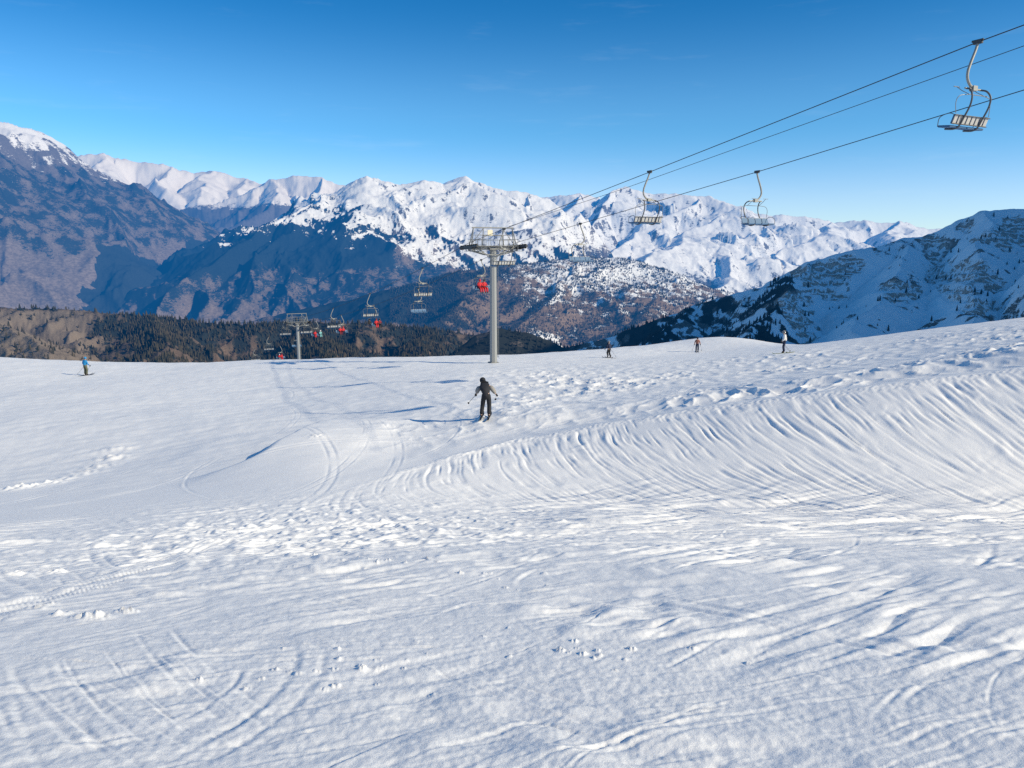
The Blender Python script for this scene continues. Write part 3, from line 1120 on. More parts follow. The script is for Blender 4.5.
mid = mountain('wooded_ridge', (60, 760), (3600, 7600), 760, 300, [
    ([(60, 352, 6000), (200, 330, 6000), (280, 314, 6000), (330, 303, 6000), (400, 287, 6000), (450, 273, 6000), (520, 264, 6000), (580, 258, 6200), (615, 258, 6300), (640, 262, 6400), (662, 278, 6300), (680, 296, 6200), (700, 320, 6000), (760, 380, 6000)], .36),
    ([(520, 264, 6000), (478, 292, 5400), (440, 318, 4900), (425, 340, 4500)], .50),
    ([(580, 258, 6200), (560, 290, 5500), (520, 325, 4800), (500, 350, 4300)], .36),
    ([(640, 262, 6400), (655, 290, 5700), (640, 320, 5000), (600, 345, 4400)], .40)],
    MAT_MID, 135, .13, 40, 520, .14, VALLEY, 7, snow=snow_mid)

# near wooded hill on the left, below the piste
MAT_HILL = mat_mountain('wooded_hill', (.21, .17, .135), (.14, .10, .075), (.026, .034, .036), (.8, .8, .8), .03, bump=.7)


def snow_hill(X, Y, Z, s, gx, gy):
    n = fbm(X / 170, Y / 170, 3, 603)
    n2 = fbm(X / 45, Y / 45, 3, 607)
    wd = .70 + .42 * n + .42 * n2
    U = 512 + X / Y * F
    cl = (1 - sst(60, 130, U)) * (1 - sst(zv(322, 2100), zv(312, 2200), Z))
    wd = wd - .75 * cl
    return 0 * Z, wd, np.clip(cl + .15, 0, 1)


hill = mountain('wooded_hill', (-330, 640), (900, 3300), 800, 280, [
    ([(-330, 296, 2400), (-60, 304, 2400), (0, 307, 2400), (80, 310, 2400), (150, 316, 2350), (200, 323, 2300), (250, 324, 2300), (300, 321, 2400), (360, 323, 2400), (430, 328, 2500), (500, 340, 2500), (640, 380, 2500)], .42),
    ([(-60, 304, 2400), (10, 330, 1950), (60, 352, 1700)], .5), ([(150, 316, 2350), (170, 340, 1900), (160, 366, 1600)], .5),
    ([(300, 321, 2400), (330, 345, 1900), (320, 370, 1600)], .5), ([(430, 328, 2500), (420, 345, 2100), (400, 370, 1700)], .5)],
    MAT_HILL, 155, .22, 22, 150, .15, -900, 4, snow=snow_hill)

# right-hand mountain: shaded, banded cliffs
MAT_RIGHT = mat_mountain('banded_mountain', (.34, .26, .21), (.17, .14, .12), (.03, .036, .036), (.90, .90, .90), .03, strata=13.0)


def cliff_mask(X, Y, Z):
    U = 512 + X / Y * F
    V = 250 - (Z - 1.65) / Y * F
    n = fbm(X / 150 + 3, Y / 260, 3, 713)

    def spot(u, v, a, b):
        return np.exp(-(((U - u) / a) ** 2 + ((V - v) / b) ** 2) * 1.2)
    k = np.maximum.reduce([spot(960, 282, 48, 24), spot(1005, 236, 50, 22), spot(905, 290, 30, 14), spot(815, 285, 30, 32) * .9, spot(985, 305, 30, 12), spot(850, 262, 25, 10) * .7])
    return sst(.28, .62, k + .5 * n), U, V


def right_extra(X, Y, Z):
    k, U, V = cliff_mask(X, Y, Z)
    n = fbm(X / 160, Y / 160, 3, 710)
    st = 15.0
    q = (Z + 9 * n) / st
    fr = q - np.floor(q)
    step = (np.floor(q) + sst(.45, .95, fr)) * st - 9 * n - st * .4
    return Z + (step - Z) * k * .7


def snow_right(X, Y, Z, s, gx, gy):
    k, U, V = cliff_mask(X, Y, Z)
    n = fbm(X / 120, Y / 120, 4, 703)
    n2 = fbm(X / 30, Y / 30, 3, 707)
    n3 = fbm(X / 90, Z / 4.5, 3, 709)
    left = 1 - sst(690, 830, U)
    rockc = k * np.clip(.66 + 1.0 * n3, 0, 1)
    n5 = fbm(X / 22, Z / 9, 3, 715)
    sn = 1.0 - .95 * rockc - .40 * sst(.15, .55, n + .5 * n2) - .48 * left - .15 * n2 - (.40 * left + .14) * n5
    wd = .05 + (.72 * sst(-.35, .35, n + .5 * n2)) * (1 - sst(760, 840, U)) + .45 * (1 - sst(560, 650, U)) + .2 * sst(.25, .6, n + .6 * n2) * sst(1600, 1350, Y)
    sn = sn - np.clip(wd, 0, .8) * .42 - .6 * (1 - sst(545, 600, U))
    return sn, wd * (1 - k), k


right = mountain('mountain', (400, 2400), (520, 2600), 1100, 350, [
    ([(400, 400, 1900), (450, 358, 1900), (478, 336, 1900), (497, 328, 1900), (530, 333, 1900), (560, 347, 1850), (600, 338, 1800), (640, 323, 1800), (690, 305, 1800), (740, 292, 1800), (780, 280, 1800), (806, 261, 1800), (835, 252, 1820), (870, 247, 1850), (905, 239, 1880), (935, 230, 1900), (962, 219, 1900), (990, 210, 1900), (1024, 208, 1900), (1080, 205, 1900)], .58),
    ([(806, 261, 1800), (790, 290, 1560), (765, 320, 1380), (740, 350, 1200)], .75),
    ([(905, 239, 1880), (900, 268, 1640), (880, 300, 1420), (850, 330, 1250)], .62),
    ([(990, 210, 1900), (985, 240, 1640), (975, 280, 1420), (960, 330, 1150)], .75),
    ([(1080, 205, 1900), (1200, 130, 1950), (1330, 20, 2000), (1420, -90, 1550), (1520, -160, 1150), (1700, -170, 820), (2000, -100, 600)], 1.15),  # added mass out of view, raised to keep this mountain in shade
    ([(690, 305, 1800), (660, 330, 1600), (640, 355, 1400)], .6)],
    MAT_RIGHT, 175, .13, 16, 210, .10, -800, 1.6, snow=snow_right, extra=right_extra)

# valley floor, a sheet reaching the horizon
vf = MB()
vf.v = [(-90000, 400, -1420), (90000, 400, -1420), (90000, 90000, -2300), (-90000, 90000, -2300)]
vf.f = [(0, 1, 2, 3)]
MAT_VAL = mat_mountain('valley_floor', ROCK, (.12, .10, .08), WOOD, nscale=.004)
tag(vf.build('valley_floor', MAT_VAL), kind='structure')

# ------------------------------------------------------------------ FORESTS (masses of far trees)


def forest(name, fld, n, keep, h0, h1, mat, seed, label):
    X, Y, Z, s, w, k = fld
    rg = np.random.RandomState(seed)
    pr = keep(X, Y, Z, s, w).ravel()
    area = (Y.ravel() / 2000.0) ** 0
    cum = np.cumsum(pr * area)
    if cum[-1] <= 0:
        return
    ids = np.searchsorted(cum, rg.rand(n) * cum[-1])
    nv, nu = X.shape
    du = np.gradient(X, axis=1).ravel()[ids]
    dy = np.gradient(Y, axis=0).ravel()[ids]
    jx, jy = rg.rand(n) - .5, rg.rand(n) - .5
    gx = (np.gradient(Z, axis=1) / np.gradient(X, axis=1)).ravel()[ids]
    gy = (np.gradient(Z, axis=0) / np.gradient(Y, axis=0)).ravel()[ids]
    bx = X.ravel()[ids] + jx * du
    by = Y.ravel()[ids] + jy * dy
    bz = Z.ravel()[ids] + gx * jx * du + gy * jy * dy - .8
    H = h0 + (h1 - h0) * rg.rand(n) ** 1.3
    W = H * (.15 + .09 * rg.rand(n))
    sides = 5
    tiers = [(.08, 1.0), (.42, .72), (.40, .80), (.72, .42), (.70, .5), (1.0, .03)]
    ang = np.arange(sides) * 2 * np.pi / sides
    nt = len(tiers)
    V = np.zeros((n, nt, sides, 3), np.float32)
    ph = rg.rand(n) * 6
    for i, (tz, tr) in enumerate(tiers):
        jr = 1 + .35 * (rg.rand(n, sides) - .5)
        V[:, i, :, 0] = bx[:, None] + (W * tr)[:, None] * jr * np.cos(ang[None] + ph[:, None])
        V[:, i, :, 1] = by[:, None] + (W * tr)[:, None] * jr * np.sin(ang[None] + ph[:, None])
        V[:, i, :, 2] = bz[:, None] + (H * tz)[:, None]
    base = (np.arange(n) * nt * sides)[:, None, None]
    i = np.array([0, 2, 4])[None, :, None]
    j = np.arange(sides)[None, None]
    j2 = (j + 1) % sides
    q = np.stack([base + i * sides + j, base + i * sides + j2, base + (i + 1) * sides + j2, base + (i + 1) * sides + j], -1).reshape(-1, 4)
    me = mesh_np(name, V.reshape(-1, 3), q, smooth=False)
    o = link(name, me, mat)
    tag(o, label, 'forest', kind='stuff')
    return o


MT1 = mat_tree('conifer_foliage', (.018, .028, .026), (.095, .078, .052))
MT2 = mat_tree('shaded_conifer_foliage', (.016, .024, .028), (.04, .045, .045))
forest('forest', hill, 26000, lambda X, Y, Z, s, w: (sst(.35, .75, w) + .06) * sst(1200, 1700, Y) * (1 - sst(2500, 2700, Y)), 7, 17, MT1, 3, 'dense mixed wood covering the brown hill below the piste')
forest('forest', mid, 26000, lambda X, Y, Z, s, w: (sst(.25, .7, w) + .30) * (Y < 6450) * (np.abs(250 - Z / Y * F - 300) < 52) * (np.abs(X / Y * F + 512 - 560) < 170), 9, 20, MT1, 8, 'fine far trees covering the brown and snowy ridge behind the tall pylon')
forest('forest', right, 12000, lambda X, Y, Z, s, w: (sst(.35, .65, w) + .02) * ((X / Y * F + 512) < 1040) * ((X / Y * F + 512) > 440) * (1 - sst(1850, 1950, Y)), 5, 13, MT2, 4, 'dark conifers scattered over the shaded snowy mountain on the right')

# ------------------------------------------------------------------ CHAIRLIFT
AA, BB, SL = 31.5, 36.9, .5


def rope_pt(a, knots, Z):
    zs = [k[0] for k in knots]
    v = np.interp(Z, zs, [k[1] for k in knots])
    u = 512 + F * (a / Z - SL)
    return P(u, v, Z)


def world_line(a, knots):
    """knots (Z, v) -> list of world points; straight/sagging spans between"""
    out = []
    for Z, v in knots:
        out.append(P(512 + F * (a / Z - SL), v, Z))
    return out


KA = [(17, -160), (28.5, 42), (46.4, 172), (71.0, 243), (153.8, 320), (205, 356)]
KB = [(17, -110), (31.5, 62), (45.1, 172), (72.9, 242.5), (156, 321), (208, 357)]


def rope_curve(a, knots, sag, n=14):
    w = world_line(a, knots)
    pts = []
    for i in range(len(w) - 1):
        for k in range(n):
            t = k / n
            p = w[i] * (1 - t) + w[i + 1] * t
            p = p.copy()
            p[2] -= sag[i] * 4 * t * (1 - t)
            pts.append(p)
    pts.append(w[-1])
    return np.array(pts)


# B grips: v at Z=46.3 measured; nearer end continues the straight span
pA = P(512 + F * (AA / 46.4 - SL), 172, 46.4)
ropeA = rope_curve(AA, KA, [0, 0, 0, 1.3, .4])
_pb0 = P(512 + F * (BB / 45.1 - SL), 172, 45.1)
ropeB = rope_curve(BB, [(45.1, 172), (72.9, 242.5), (156, 321), (208, 357)], [0, 1.3, .4])
# extend B upward along its own line to meet the frame edge at (1024, 90)
zB = BB / ((1024 - 512) / F + SL)
_pe = P(1024, 90, zB)
_ext = [_pe + (_pe - _pb0) * k for k in (1.2, .8, .4, 0)]
ropeB = np.vstack([np.array(_ext), ropeB])
# A upward extension through (1024, 27)
zA = AA / ((1024 - 512) / F + SL)
_pa = P(1024, 25, zA)
_p1 = P(512 + F * (AA / 28.5 - SL), 42, 28.5)
ia = 14
ropeA = np.vstack([np.array([_pa + (_pa - _p1) * k for k in (9, 6, 3, 0)]), ropeA[ia:]])


def at_y(rope, Z):
    """point of the rope at camera depth Z"""
    d = rope - CAM
    dep = d[:, 1] * cp - d[:, 2] * sp
    return np.array([np.interp(Z, dep, rope[:, i]) for i in range(3)])


def add_rope(pts, r, label):
    m = MB()
    m.tube([tuple(p) for p in pts], r, 6)
    o = m.build('steel_cable', M_ROPE)
    return tag(o, label, 'cable', None)


add_rope(ropeA, .02, 'dark steel haul rope on the left, carrying the empty chairs with white backrests')
add_rope(ropeB, .02, 'dark steel haul rope on the right, lowest of the three in the sky')
HEAD = P(494, 243, 71.4)
DIR = Vector((ropeA[40][0] - ropeA[8][0], ropeA[40][1] - ropeA[8][1], 0)).normalized()
PERP = Vector((DIR.y, -DIR.x, 0))
YAW = math.atan2(-DIR.x, DIR.y)
pC = [P(1060, 33, 27.5) + (P(1060, 33, 27.5) - P(620, 190, 51)) * .8, P(1060, 33, 27.5), P(620, 190, 51), P(509, 226.5, 71.6)]
add_rope(pC, .014, 'thin dark signal cable running between the two haul ropes to the pylon top')


# ---- chair
def make_chair():
    root = empty('lift_chair')
    g = MB().box((0, 0, .0), (.12, .34, .14)).tube([(-.02, -.22, .05), (-.02, .22, .05)], .045, 8)
    g.build('grip', M_DARKSTEEL, root, bevel=.01)
    h = MB().tube(spline([(0, 0, -.03), (-.10, 0, -.32), (-.30, 0, -.75), (-.42, 0, -1.08), (-.40, 0, -1.33), (-.22, 0, -1.54), (0, 0, -1.62)], 6), .05, 10)
    h.build('hanger', M_CHAIRTUBE, root)
    b = MB().box((0, 0, -1.64), (.24, .18, .18)).tube([(-.50, 0, -1.66), (.50, 0, -1.66)], .033, 8)
    b.build('bracket', M_CHAIRTUBE, root)
    for s in (-1, 1):
        f = MB().tube(spline([(s * .40, .02, -1.66), (s * .50, -.20, -1.74), (s * .55, -.34, -1.98), (s * .55, -.30, -2.32), (s * .55, -.10, -2.72), (s * .55, .06, -3.0), (s * .55, .26, -3.09), (s * .55, .62, -3.05)], 6), .033, 8)
        f.build('side_frame', M_FRAME, root)
    st = MB()
    for k in range(4):
        st.box((-.78 + k * .52, .36, -3.01), (.49, .50, .075), Matrix.Rotation(R(6), 3, 'X'))
    st.build('seat', M_SEAT, root, bevel=.02)
    bk = MB()
    tilt = Matrix.Rotation(R(20), 3, 'X')
    for k in range(8):
        bk.box((-.90 + k * .2571, .0, -2.80), (.19, .03, .36), tilt)
    bk.build('backrest', M_SLAT, root, bevel=.008)
    bp = MB()
    for k in range(4):
        bp.box((-.78 + k * .52, .04, -2.80), (.49, .035, .32), tilt)
    bp.build('back_pad', M_SEAT, root, bevel=.012)
    rl = MB()
    for z, y in ((-2.66, -.085), (-2.95, .03)):
        rl.tube([(-1.04, y, z), (1.04, y, z)], .02, 6)
    rl.build('back_rail', M_FRAME, root)
    for s in (-1, 1):
        MB().tube(spline([(s * 1.03, -.08, -2.66), (s * 1.07, .15, -2.58), (s * 1.07, .50, -2.68), (s * 1.05, .58, -3.0)], 5), .014, 6).build('armrest', M_FRAME, root)
    sb = MB()
    for s in (-1, 1):
        sb.tube(spline([(s * .98, -.06, -2.60), (s * 1.02, -.05, -2.2), (s * .9, -.1, -1.98), (s * .5, -.16, -1.92)], 5), .014, 6)
    sb.tube([(-.55, -.20, -1.92), (.55, -.20, -1.92)], .016, 6)
    for x in (-.45, .45):
        sb.tube([(x, -.18, -1.92), (x, .15, -1.72), (x, .36, -1.55)], .013, 6)
        sb.tube([(x - .18, .36, -1.55), (x + .18, .36, -1.55)], .015, 6)
    sb.build('safety_bar', M_GALV, root)
    return root


def copy_tree(o, parent=None):
    c = o.copy()
    COL.objects.link(c)
    c.parent = parent
    for ch in list(o.children):
        copy_tree(ch, c)
    return c


proto = make_chair()
used = [False]
first = True
ZA = [28.5 + 17.9 * k for k in range(10)]
ZBc = [45.1 + 17.6 * k for k in range(9)]
LA = ['nearest empty chair at the top right corner, hanging against the blue sky',
      'empty chair with pale slatted backrest, left of two chairs hanging above the snowy peaks',
      'empty chair hanging just right of the tall pylon head, below its crossarm',
      'empty chair with a white backrest, first one down the line left of the tall pylon',
      'empty chair with a white seat back hanging above dark ridge, straight over red passengers',
      'empty chair just right of the small far pylon, above the red passengers beside it',
      'empty chair hanging close beside the small far pylon on its right',
      'empty pale chair on the left side of the small far pylon, at its crossarm',
      'small empty pale chair left of and lower than the far pylon, second lowest',
      'lowest and smallest empty pale chair, hanging just above the snow crest']
LB = ['empty chair with blue seat, right of two chairs hanging above the snowy peaks',
      'empty chair with blue seat between the tall pylon and the two chairs over the peaks',
      'chair carrying two red riders close to the left side of the tall pylon pole',
      'empty chair with bright blue seats over the dark shaded ridge left of the pylon',
      'chair loaded with dark and red riders under an empty white chair',
      'chair loaded with red riders between the two pylons, nearer the small one',
      'chair with a red and a pale teal rider right beside the small far pylon',
      'chair with a single dark red rider just left of the small far pylon pole',
      'lowest loaded chair with red riders touching the snow crest']
chairs_B = []


def put_chair(p, yaw, label, group):
    o = proto if not used[0] else copy_tree(proto)
    used[0] = True
    o.location = p
    o.rotation_euler = (0, 0, yaw)
    tag(o, label, 'lift chair', group)
    return o


for Z, lb in zip(ZA, LA):
    put_chair(at_y(ropeA, Z), YAW, lb, 'chairs of the ski lift')
for Z, lb in zip(ZBc, LB):
    o = put_chair(at_y(ropeB, Z), YAW + math.pi, lb, 'chairs of the ski lift')
    chairs_B.append(o)


# ---- towers
def make_tower(name, label, head, h_down, yaw, half, foot_r, top_r, plate=True):
    root = empty(name, (head.x, head.y, head.z - h_down), yaw, label, 'lift pylon')
    H = h_down

    def mb():
        return MB()
    MB().tube([(0, 0, -.4), (0, 0, H * .5), (0, 0, H - .35)], [foot_r, (foot_r + top_r) / 2, top_r], 8).build('pole', M_PYLON, root)
    MB().box((0, 0, -.02), (foot_r * 2.3, foot_r * 2.3, .2)).build('foundation', M_GALV, root, bevel=.03)
    # ladder with rungs on the side of the pole
    ld = MB()
    for s in (-.17, .17):
        ld.tube([(foot_r + .10, s, .5), (top_r + .10, s, H - .3)], .018, 6)
    for k in range(int(H / .42)):
        z = .6 + k * .42
        x = foot_r + (top_r - foot_r) * z / H + .10
        ld.tube([(x, -.17, z), (x, .17, z)], .012, 5)
    ld.build('ladder', M_GALV, root)
    ca = MB()
    ca.box((0, 0, H - .22), (2 * half, .40, .36))
    for y in (-.5, .5):
        ca.tube([(-half * .95, y, H - .42), (-half * .3, y, H - .85), (half * .3, y, H - .85), (half * .95, y, H - .42)], .06, 6)
        for k in range(6):
            x0, x1 = -half * .9 + k * half * .3, -half * .9 + (k + 1) * half * .3
            ca.tube([(x0, y, H - .42 if k % 2 else H - .08), (x1, y, H - .08 if k % 2 else H - .55)], .035, 5)
    ca.box((0, 0, H - .30), (.95, .8, .22))
    for s in (-1, 1):
        ca.tube([(s * top_r, 0, H - 1.1), (s * half * .55, 0, H - .38)], .06, 6)
    ca.build('crossarm', M_GALV, root, bevel=.02)
    for s in (-1, 1):
        tr = MB()
        x = s * half
        tr.tube([(x, -2.3, H - .06), (x, 2.3, H - .22)], .11, 8)
        tr.box((x, 0, H - .2), (.22, 2.2, .34))
        for k in range(3):
            y = -1.4 + k * 1.4
            tr.box((x, y, H - .16), (.12, .8, .16))
        tr.build('sheave_train', M_DARKSTEEL, root)
        for k in range(8):
            y = -1.95 + k * .557
            z = H - .14 - .035 * (k - 3.5) * .6
            w = MB()
            w.tube([(x - .07, y, z), (x + .07, y, z)], .21, 12)
            w.build('sheave', M_RUBBER, root)
        # catwalk outside the sheaves
        cw = MB()
        xo = x - s * .62
        cw.box((xo, 0, H - .52), (.5, 4.6, .05))
        for y in (-2.2, -1.1, 0, 1.1, 2.2):
            cw.tube([(xo - s * .24, y, H - .5), (xo - s * .24, y, H + .55)], .022, 5)
        for z in (H + .05, H + .55):
            cw.tube([(xo - s * .24, -2.25, z), (xo - s * .24, 2.25, z)], .02, 5)
        cw.build('catwalk', M_GALV, root)
        # lifting gantry post
        gp = MB()
        for y in (-.35, .35):
            gp.tube([(s * half * .93, y, H - .1), (s * half * .80, 0, H + 1.62)], .05, 6)
        gp.tube([(s * half * .42, 0, H - .1), (s * half * .40, 0, H + 1.6)], .045, 6)
        gp.tube([(s * half * .93, 0, H - .05), (s * half * .40, 0, H + 1.55)], .03, 6)
        gp.build('gantry_post', M_GALV, root)
    gb = MB()
    gb.tube([(-half * .86, 0, H + 1.62), (half * .86, 0, H + 1.62)], .06, 8)
    gb.tube([(-half * .4, 0, H + .9), (half * .4, 0, H + .9)], .03, 6)
    gb.build('gantry_beam', M_GALV, root)
    # crossarm walkway with railing
    wk = MB()
    for y in (-.55, .55):
        for z in (H + .5, H + .95):
            wk.tube([(-half * .8, y, z), (half * .8, y, z)], .018, 5)
        for k in range(7):
            x = -half * .8 + k * half * 1.6 / 6
            wk.tube([(x, y, H - .05), (x, y, H + .95)], .018, 5)
    wk.box((0, -.48, H - .04), (half * 1.7, .4, .04))
    wk.box((0, .48, H - .04), (half * 1.7, .4, .04))
    wk.build('walkway', M_GALV, root)
    if plate:
        MB().box((-.55, -.66, H + 1.15), (.5, .03, .5)).build('number_plate', M_PLATE, root, bevel=.006)
    return root


def tower_head(Za, Zb):
    a = Vector(at_y(ropeA, Za))
    b = Vector(at_y(ropeB, Zb))
    c = (a + b) / 2
    c.z -= .25
    return c, (b - a).length / 2, a, b


hc, half, a_, b_ = tower_head(71.0, 72.9)
yawT = math.atan2(b_.y - a_.y, b_.x - a_.x)
gz = float(ground_z(hc.x, hc.y)[0])
make_tower('lift_pylon', 'tall grey tubular lift pylon with wide railed crossarm standing on the snow crest', hc, hc.z - gz, yawT, half, .375, .315)
hc2, half2, a2_, b2_ = tower_head(153.8, 156)
gz2 = float(ground_z(hc2.x, hc2.y)[0])
make_tower('lift_pylon', 'small far lift pylon rising from behind the snow crest on the left', hc2, hc2.z - gz2, math.atan2(b2_.y - a2_.y, b2_.x - a2_.x), half2 * .95, .38, .32, False)

# ------------------------------------------------------------------ riders


def mats(j, t, h=None, g=None, b=None, s=None):
    return dict(jacket=j, trousers=t, helmet=h or M_BLACK, glove=g or M_BLACK, boot=b or M_BLACK, sleeve=s)


rider0 = make_person('rider', (0, 0, 0), 0, SIT, mats(M_RED, M_RED), 'riders')
rider_used = [False]
PARTS_MAT = {'jacket': 0, 'trousers': 1, 'helmet': 2}


def put_rider(ch, slot, cols, label):
    global rider0
    o = rider0 if not rider_used[0] else copy_tree(rider0)
    rider_used[0] = True
    x = -.78 + slot * .52
    loc = Matrix.Rotation(ch.rotation_euler.z, 3, 'Z') @ Vector((x, .24, -2.98))
    o.location = Vector(ch.location) + loc
    o.rotation_euler = (0, 0, ch.rotation_euler.z)
    tag(o, label, 'person', 'riders on the ski lift')
    for c in o.children:
        k = c.name.split('.')[0]
        if k in PARTS_MAT:
            c.material_slots[0].link = 'OBJECT'
            c.material_slots[0].material = cols[PARTS_MAT[k]]
    return o


RIDERS = [(2, 1, (M_RED, M_RED, M_DARKSTEEL), 'seated rider in a red ski suit by the tall pylon, right one of the two'),
          (2, 2, (M_RED, M_RED, M_RED), 'seated rider in a red ski suit by the tall pylon, left one of the two'),
          (4, 3, (M_BLACK, M_NAVY, M_BLACK), 'seated rider in black, leftmost on the chair below an empty white one'),
          (4, 1, (M_RED, M_RED, M_DKRED), 'seated rider in red in the middle of the chair with a black rider'),
          (4, 0, (M_DKRED, M_BLACK, M_BLACK), 'seated rider in dark red jacket and black trousers, right end beside a red rider'),
          (5, 2, (M_RED, M_DKRED, M_RED), 'seated rider in red on the loaded chair between the two pylons, left one'),
          (5, 1, (M_RED, M_NAVY, M_RED), 'seated rider in red with navy trousers between the two pylons, right one'),
          (6, 2, (M_RED, M_RED, M_DKRED), 'seated rider in red right beside the small far pylon'),
          (6, 0, (M_TEAL, M_TEAL, M_WHITE), 'seated rider in pale teal beside the small far pylon'),
          (7, 1, (M_DKRED, M_BLACK, M_BLACK), 'lone seated rider in dark red left of the far pylon pole'),
          (8, 2, (M_RED, M_GREY, M_WHITE), 'seated rider in red and grey on the lowest chair, left one'),
          (8, 1, (M_RED, M_RED, M_RED), 'seated rider all in red on the lowest chair, right one')]
for ci, sl, cols, lb in RIDERS:
    put_rider(chairs_B[ci], sl, cols, lb)


# ------------------------------------------------------------------ skiers on the piste
def ski(loc, yaw, mat, label, group, pitch=0):
    root = empty('ski', loc, yaw, label, 'ski', group)
    root.rotation_euler = (pitch, 0, yaw)
    m = MB()
    prof = [(-.78, .01, .045), (-.6, .0, .052), (0, .0, .036), (.6, .0, .052), (.78, .03, .048), (.90, .11, .02)]
    n = len(prof)
    for yy, zz, w in prof:
        m.v += [(-w, yy, zz), (w, yy, zz), (w, yy, zz + .02), (-w, yy, zz + .02)]
    for i in range(n - 1):
        for k in range(4):
            a, b = i * 4 + k, i * 4 + (k + 1) % 4
            m.f.append((a, b, b + 4, a + 4))
    m.f += [(3, 2, 1, 0), (n * 4 - 4, n * 4 - 3, n * 4 - 2, n * 4 - 1)]
    m.build('blade', mat, root)
    MB().box((0, .16, .04), (.07, .10, .045)).build('binding', M_DARKSTEEL, root, bevel=.008)
    MB().box((0, -.2, .045), (.075, .12, .055)).build('binding', M_DARKSTEEL, root, bevel=.008)
    return root


def pole_(p0, p1, label, group):
    root = empty('ski_pole', p1, 0, label, 'ski pole', group)
    a = Vector(p0) - Vector(p1)
    MB().tube([(0, 0, 0), tuple(a)], [.008, .011], 6).build('shaft', M_DARKSTEEL, root)
    MB().tube([tuple(a * .9), tuple(a * 1.04)], .02, 6).build('grip', M_RUBBER, root)
    d = a.normalized()
    MB().tube([tuple(d * .06), tuple(d * .075)], .045, 8).build('basket', M_RUBBER, root)
    return root


def skier(u, v, Z, yaw, J, mt, label, short, scale=1.0, skimat=None, poles=True, mark=None, tips=None):
    p = P(u, v, Z)
    z = float(ground_z(p[0], p[1])[0])
    loc = Vector((p[0], p[1], z + .03))
    make_person(label, loc, yaw, J, mt, 'skiers on the piste', mark, scale)
    rm = Matrix.Rotation(yaw, 3, 'Z')
    # slope along the skis
    fw = rm @ Vector((0, 1, 0))
    z1 = float(ground_z(p[0] + fw.x, p[1] + fw.y)[0])
    z0 = float(ground_z(p[0] - fw.x, p[1] - fw.y)[0])
    pit = math.atan2(z1 - z0, 2.0)
    for s, nm in (('ankl', 'left'), ('ankr', 'right')):
        a = rm @ (Vector(J[s]) * scale)
        gzf = float(ground_z(loc.x + a.x, loc.y + a.y)[0])
        ski((loc.x + a.x, loc.y + a.y, max(gzf, loc.z - .03) + .01), yaw, skimat or M_SKIB, '%s ski under the %s' % (nm, short), 'skis of the skiers', pit)
    if poles:
        for s, nm, sg in (('hal', 'left', -1), ('har', 'right', 1)):
            h = rm @ (Vector(J[s]) * scale) + loc
            tip = h + rm @ (Vector((sg * .22, -.75, -.86 * scale)) if tips is None else Vector(tips[nm]))
            tip.z = max(tip.z, float(ground_z(tip.x, tip.y)[0]) + .02)
            pole_(h, tip, '%s ski pole of the %s' % (nm, short), 'poles of the skiers')


LEAN = dict(STAND, pelvis=(.02, -.03, .90), waist=(.0, -.03, 1.06), chest=(-.06, .16, 1.24), neckb=(-.11, .27, 1.32), neck=(-.13, .32, 1.35), headl=(-.16, .38, 1.38), headt=(-.18, .42, 1.49),
            hipl=(-.09, -.02, .86), hipr=(.12, -.02, .86), kneel=(-.15, .10, .48), kneer=(.13, .10, .48), ankl=(-.19, -.03, .10), ankr=(.13, -.03, .10), toel=(-.19, .14, .05), toer=(.13, .14, .05),
            shl=(-.26, .18, 1.25), shr=(.14, .17, 1.28), ell=(-.37, .06, 1.08), elr=(.32, .08, 1.10), wrl=(-.40, .14, .96), wrr=(.38, .16, .96), hal=(-.43, .20, .91), har=(.42, .22, .91))
skier(486, 416, 34.5, R(-4), LEAN, mats(M_CHAR, M_BLACK, M_BLACK, M_DARKSTEEL, M_BLACK, M_CREAM), 'person in a black vest with cream sleeves leaning left on the snow in the middle', 'leaning skier in black', 1.08, mark=M_GREY, tips={'left': (-.24, -1.02, -.22), 'right': (.05, -1.08, -.02)})
skier(86, 376, 75, R(-20), STAND, mats(M_BLUE, M_OLIVE, M_BLUE), 'person in a bright blue jacket and olive trousers far left on the piste', 'skier in bright blue', .98)
WALK = dict(STAND, kneel=(-.10, .18, .52), ankl=(-.12, .02, .14), toel=(-.12, .19, .10), kneer=(.10, .10, .48), ankr=(.12, -.16, .10), toer=(.12, .01, .05))
skier(609, 358, 78, R(35), WALK, mats(M_NAVY, M_BLACK, M_GREY), 'person in dark navy clothes, leftmost of the three on the right crest', 'leftmost crest skier in navy', .95)
skier(697, 352, 88, R(170), STAND, mats(M_PINK, M_NAVY, M_BLACK), 'person in a rust jacket and navy trousers, middle one of three on the right crest', 'crest skier in rust jacket', .92)
skier(784, 353, 61, R(70), STAND, mats(M_WHITE, M_NAVY, M_GREY), 'person in a white jacket and navy trousers, rightmost of the three on the crest', 'crest skier in white jacket', .98, M_SKIY)

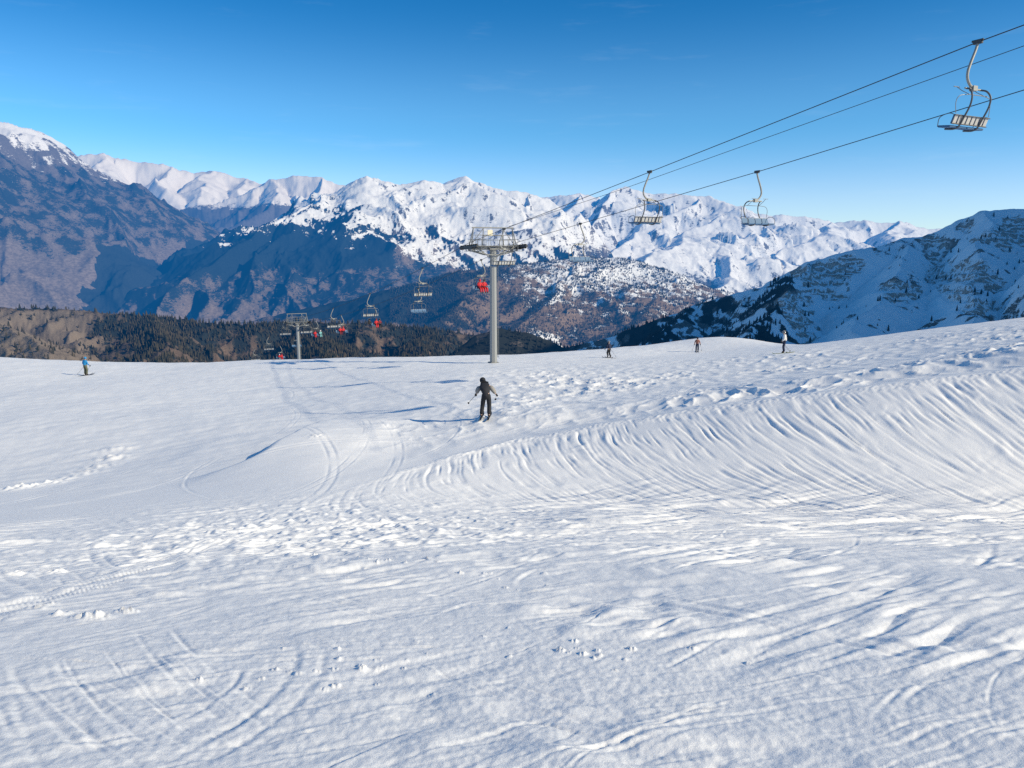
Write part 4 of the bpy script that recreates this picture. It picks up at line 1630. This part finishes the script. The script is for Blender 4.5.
# ------------------------------------------------------------------ light, sky, camera
w = bpy.data.worlds.new('World')
scene.world = w
w.use_nodes = True
nt = w.node_tree
nt.nodes.clear()
sky = nt.nodes.new('ShaderNodeTexSky')
sky.sky_type = 'NISHITA'
sky.sun_disc = False
sky.sun_elevation = SUN_EL
sky.sun_rotation = math.atan2(SUN.x, SUN.y)
sky.altitude = 2200
sky.air_density = 1.0
sky.dust_density = .3
sky.ozone_density = 3.0
hs = nt.nodes.new('ShaderNodeMix')
hs.data_type = 'RGBA'
hs.blend_type = 'MULTIPLY'
hs.inputs[0].default_value = 1.0
tc = nt.nodes.new('ShaderNodeTexCoord')
sx = nt.nodes.new('ShaderNodeSeparateXYZ')
rp = nt.nodes.new('ShaderNodeValToRGB')
rp.color_ramp.interpolation = 'EASE'
rp.color_ramp.elements[0].position = .05
rp.color_ramp.elements[0].color = (.84, .94, 1.07, 1)
rp.color_ramp.elements[1].position = .30
rp.color_ramp.elements[1].color = (.09, .60, .89, 1)
e4 = rp.color_ramp.elements.new(.15)
e4.color = (.42, .86, 1.03, 1)
e3 = rp.color_ramp.elements.new(1.0)
e3.color = (.38, .79, .95, 1)
nt.links.new(tc.outputs['Generated'], sx.inputs[0])
nt.links.new(sx.outputs['Z'], rp.inputs['Fac'])
nt.links.new(rp.outputs['Color'], hs.inputs[7])
bg = nt.nodes.new('ShaderNodeBackground')
bg.inputs['Strength'].default_value = .15
out = nt.nodes.new('ShaderNodeOutputWorld')
nt.links.new(sky.outputs[0], hs.inputs[6])
# a few very thin cirrus wisps low over the peaks
mp = nt.nodes.new('ShaderNodeMapping')
mp.inputs['Scale'].default_value = (5, 5, 34)
mp.inputs['Rotation'].default_value = (.05, .04, 0)
cn = nt.nodes.new('ShaderNodeTexNoise')
cn.inputs['Scale'].default_value = 1.6
cn.inputs['Detail'].default_value = 6
cn.inputs['Roughness'].default_value = .6
mr = nt.nodes.new('ShaderNodeMapRange')
mr.interpolation_type = 'SMOOTHSTEP'
mr.inputs[1].default_value = .56
mr.inputs[2].default_value = .82
mr.inputs[4].default_value = .07
cm = nt.nodes.new('ShaderNodeMix')
cm.data_type = 'RGBA'
cm.inputs[7].default_value = (5.2, 6.0, 6.6, 1)
nt.links.new(tc.outputs['Generated'], mp.inputs['Vector'])
nt.links.new(mp.outputs[0], cn.inputs['Vector'])
nt.links.new(cn.outputs[0], mr.inputs[0])
nt.links.new(mr.outputs[0], cm.inputs[0])
nt.links.new(hs.outputs[2], cm.inputs[6])
nt.links.new(cm.outputs[2], bg.inputs['Color'])
nt.links.new(bg.outputs[0], out.inputs['Surface'])

sl = bpy.data.lights.new('sun', 'SUN')
sl.energy = 5.0
sl.angle = R(.53)
sl.color = (1.0, .875, .635)
so = bpy.data.objects.new('sun', sl)
COL.objects.link(so)
so.location = (60, -20, 60)
so.rotation_euler = SUN.to_track_quat('Z', 'Y').to_euler()

cam = bpy.data.cameras.new('camera')
cam.sensor_width = 36
cam.lens = F / 1024 * 36
cam.clip_start = .1
cam.clip_end = 200000
co = bpy.data.objects.new('camera', cam)
COL.objects.link(co)
co.location = tuple(CAM)
co.rotation_euler = (math.pi / 2 - PITCH, 0, 0)
scene.camera = co

scene.view_settings.view_transform = 'Standard'
scene.view_settings.look = 'None'
scene.view_settings.exposure = 0
scene.view_settings.gamma = 1
scene.cycles.max_bounces = 5
scene.cycles.diffuse_bounces = 3
scene.cycles.use_denoising = False
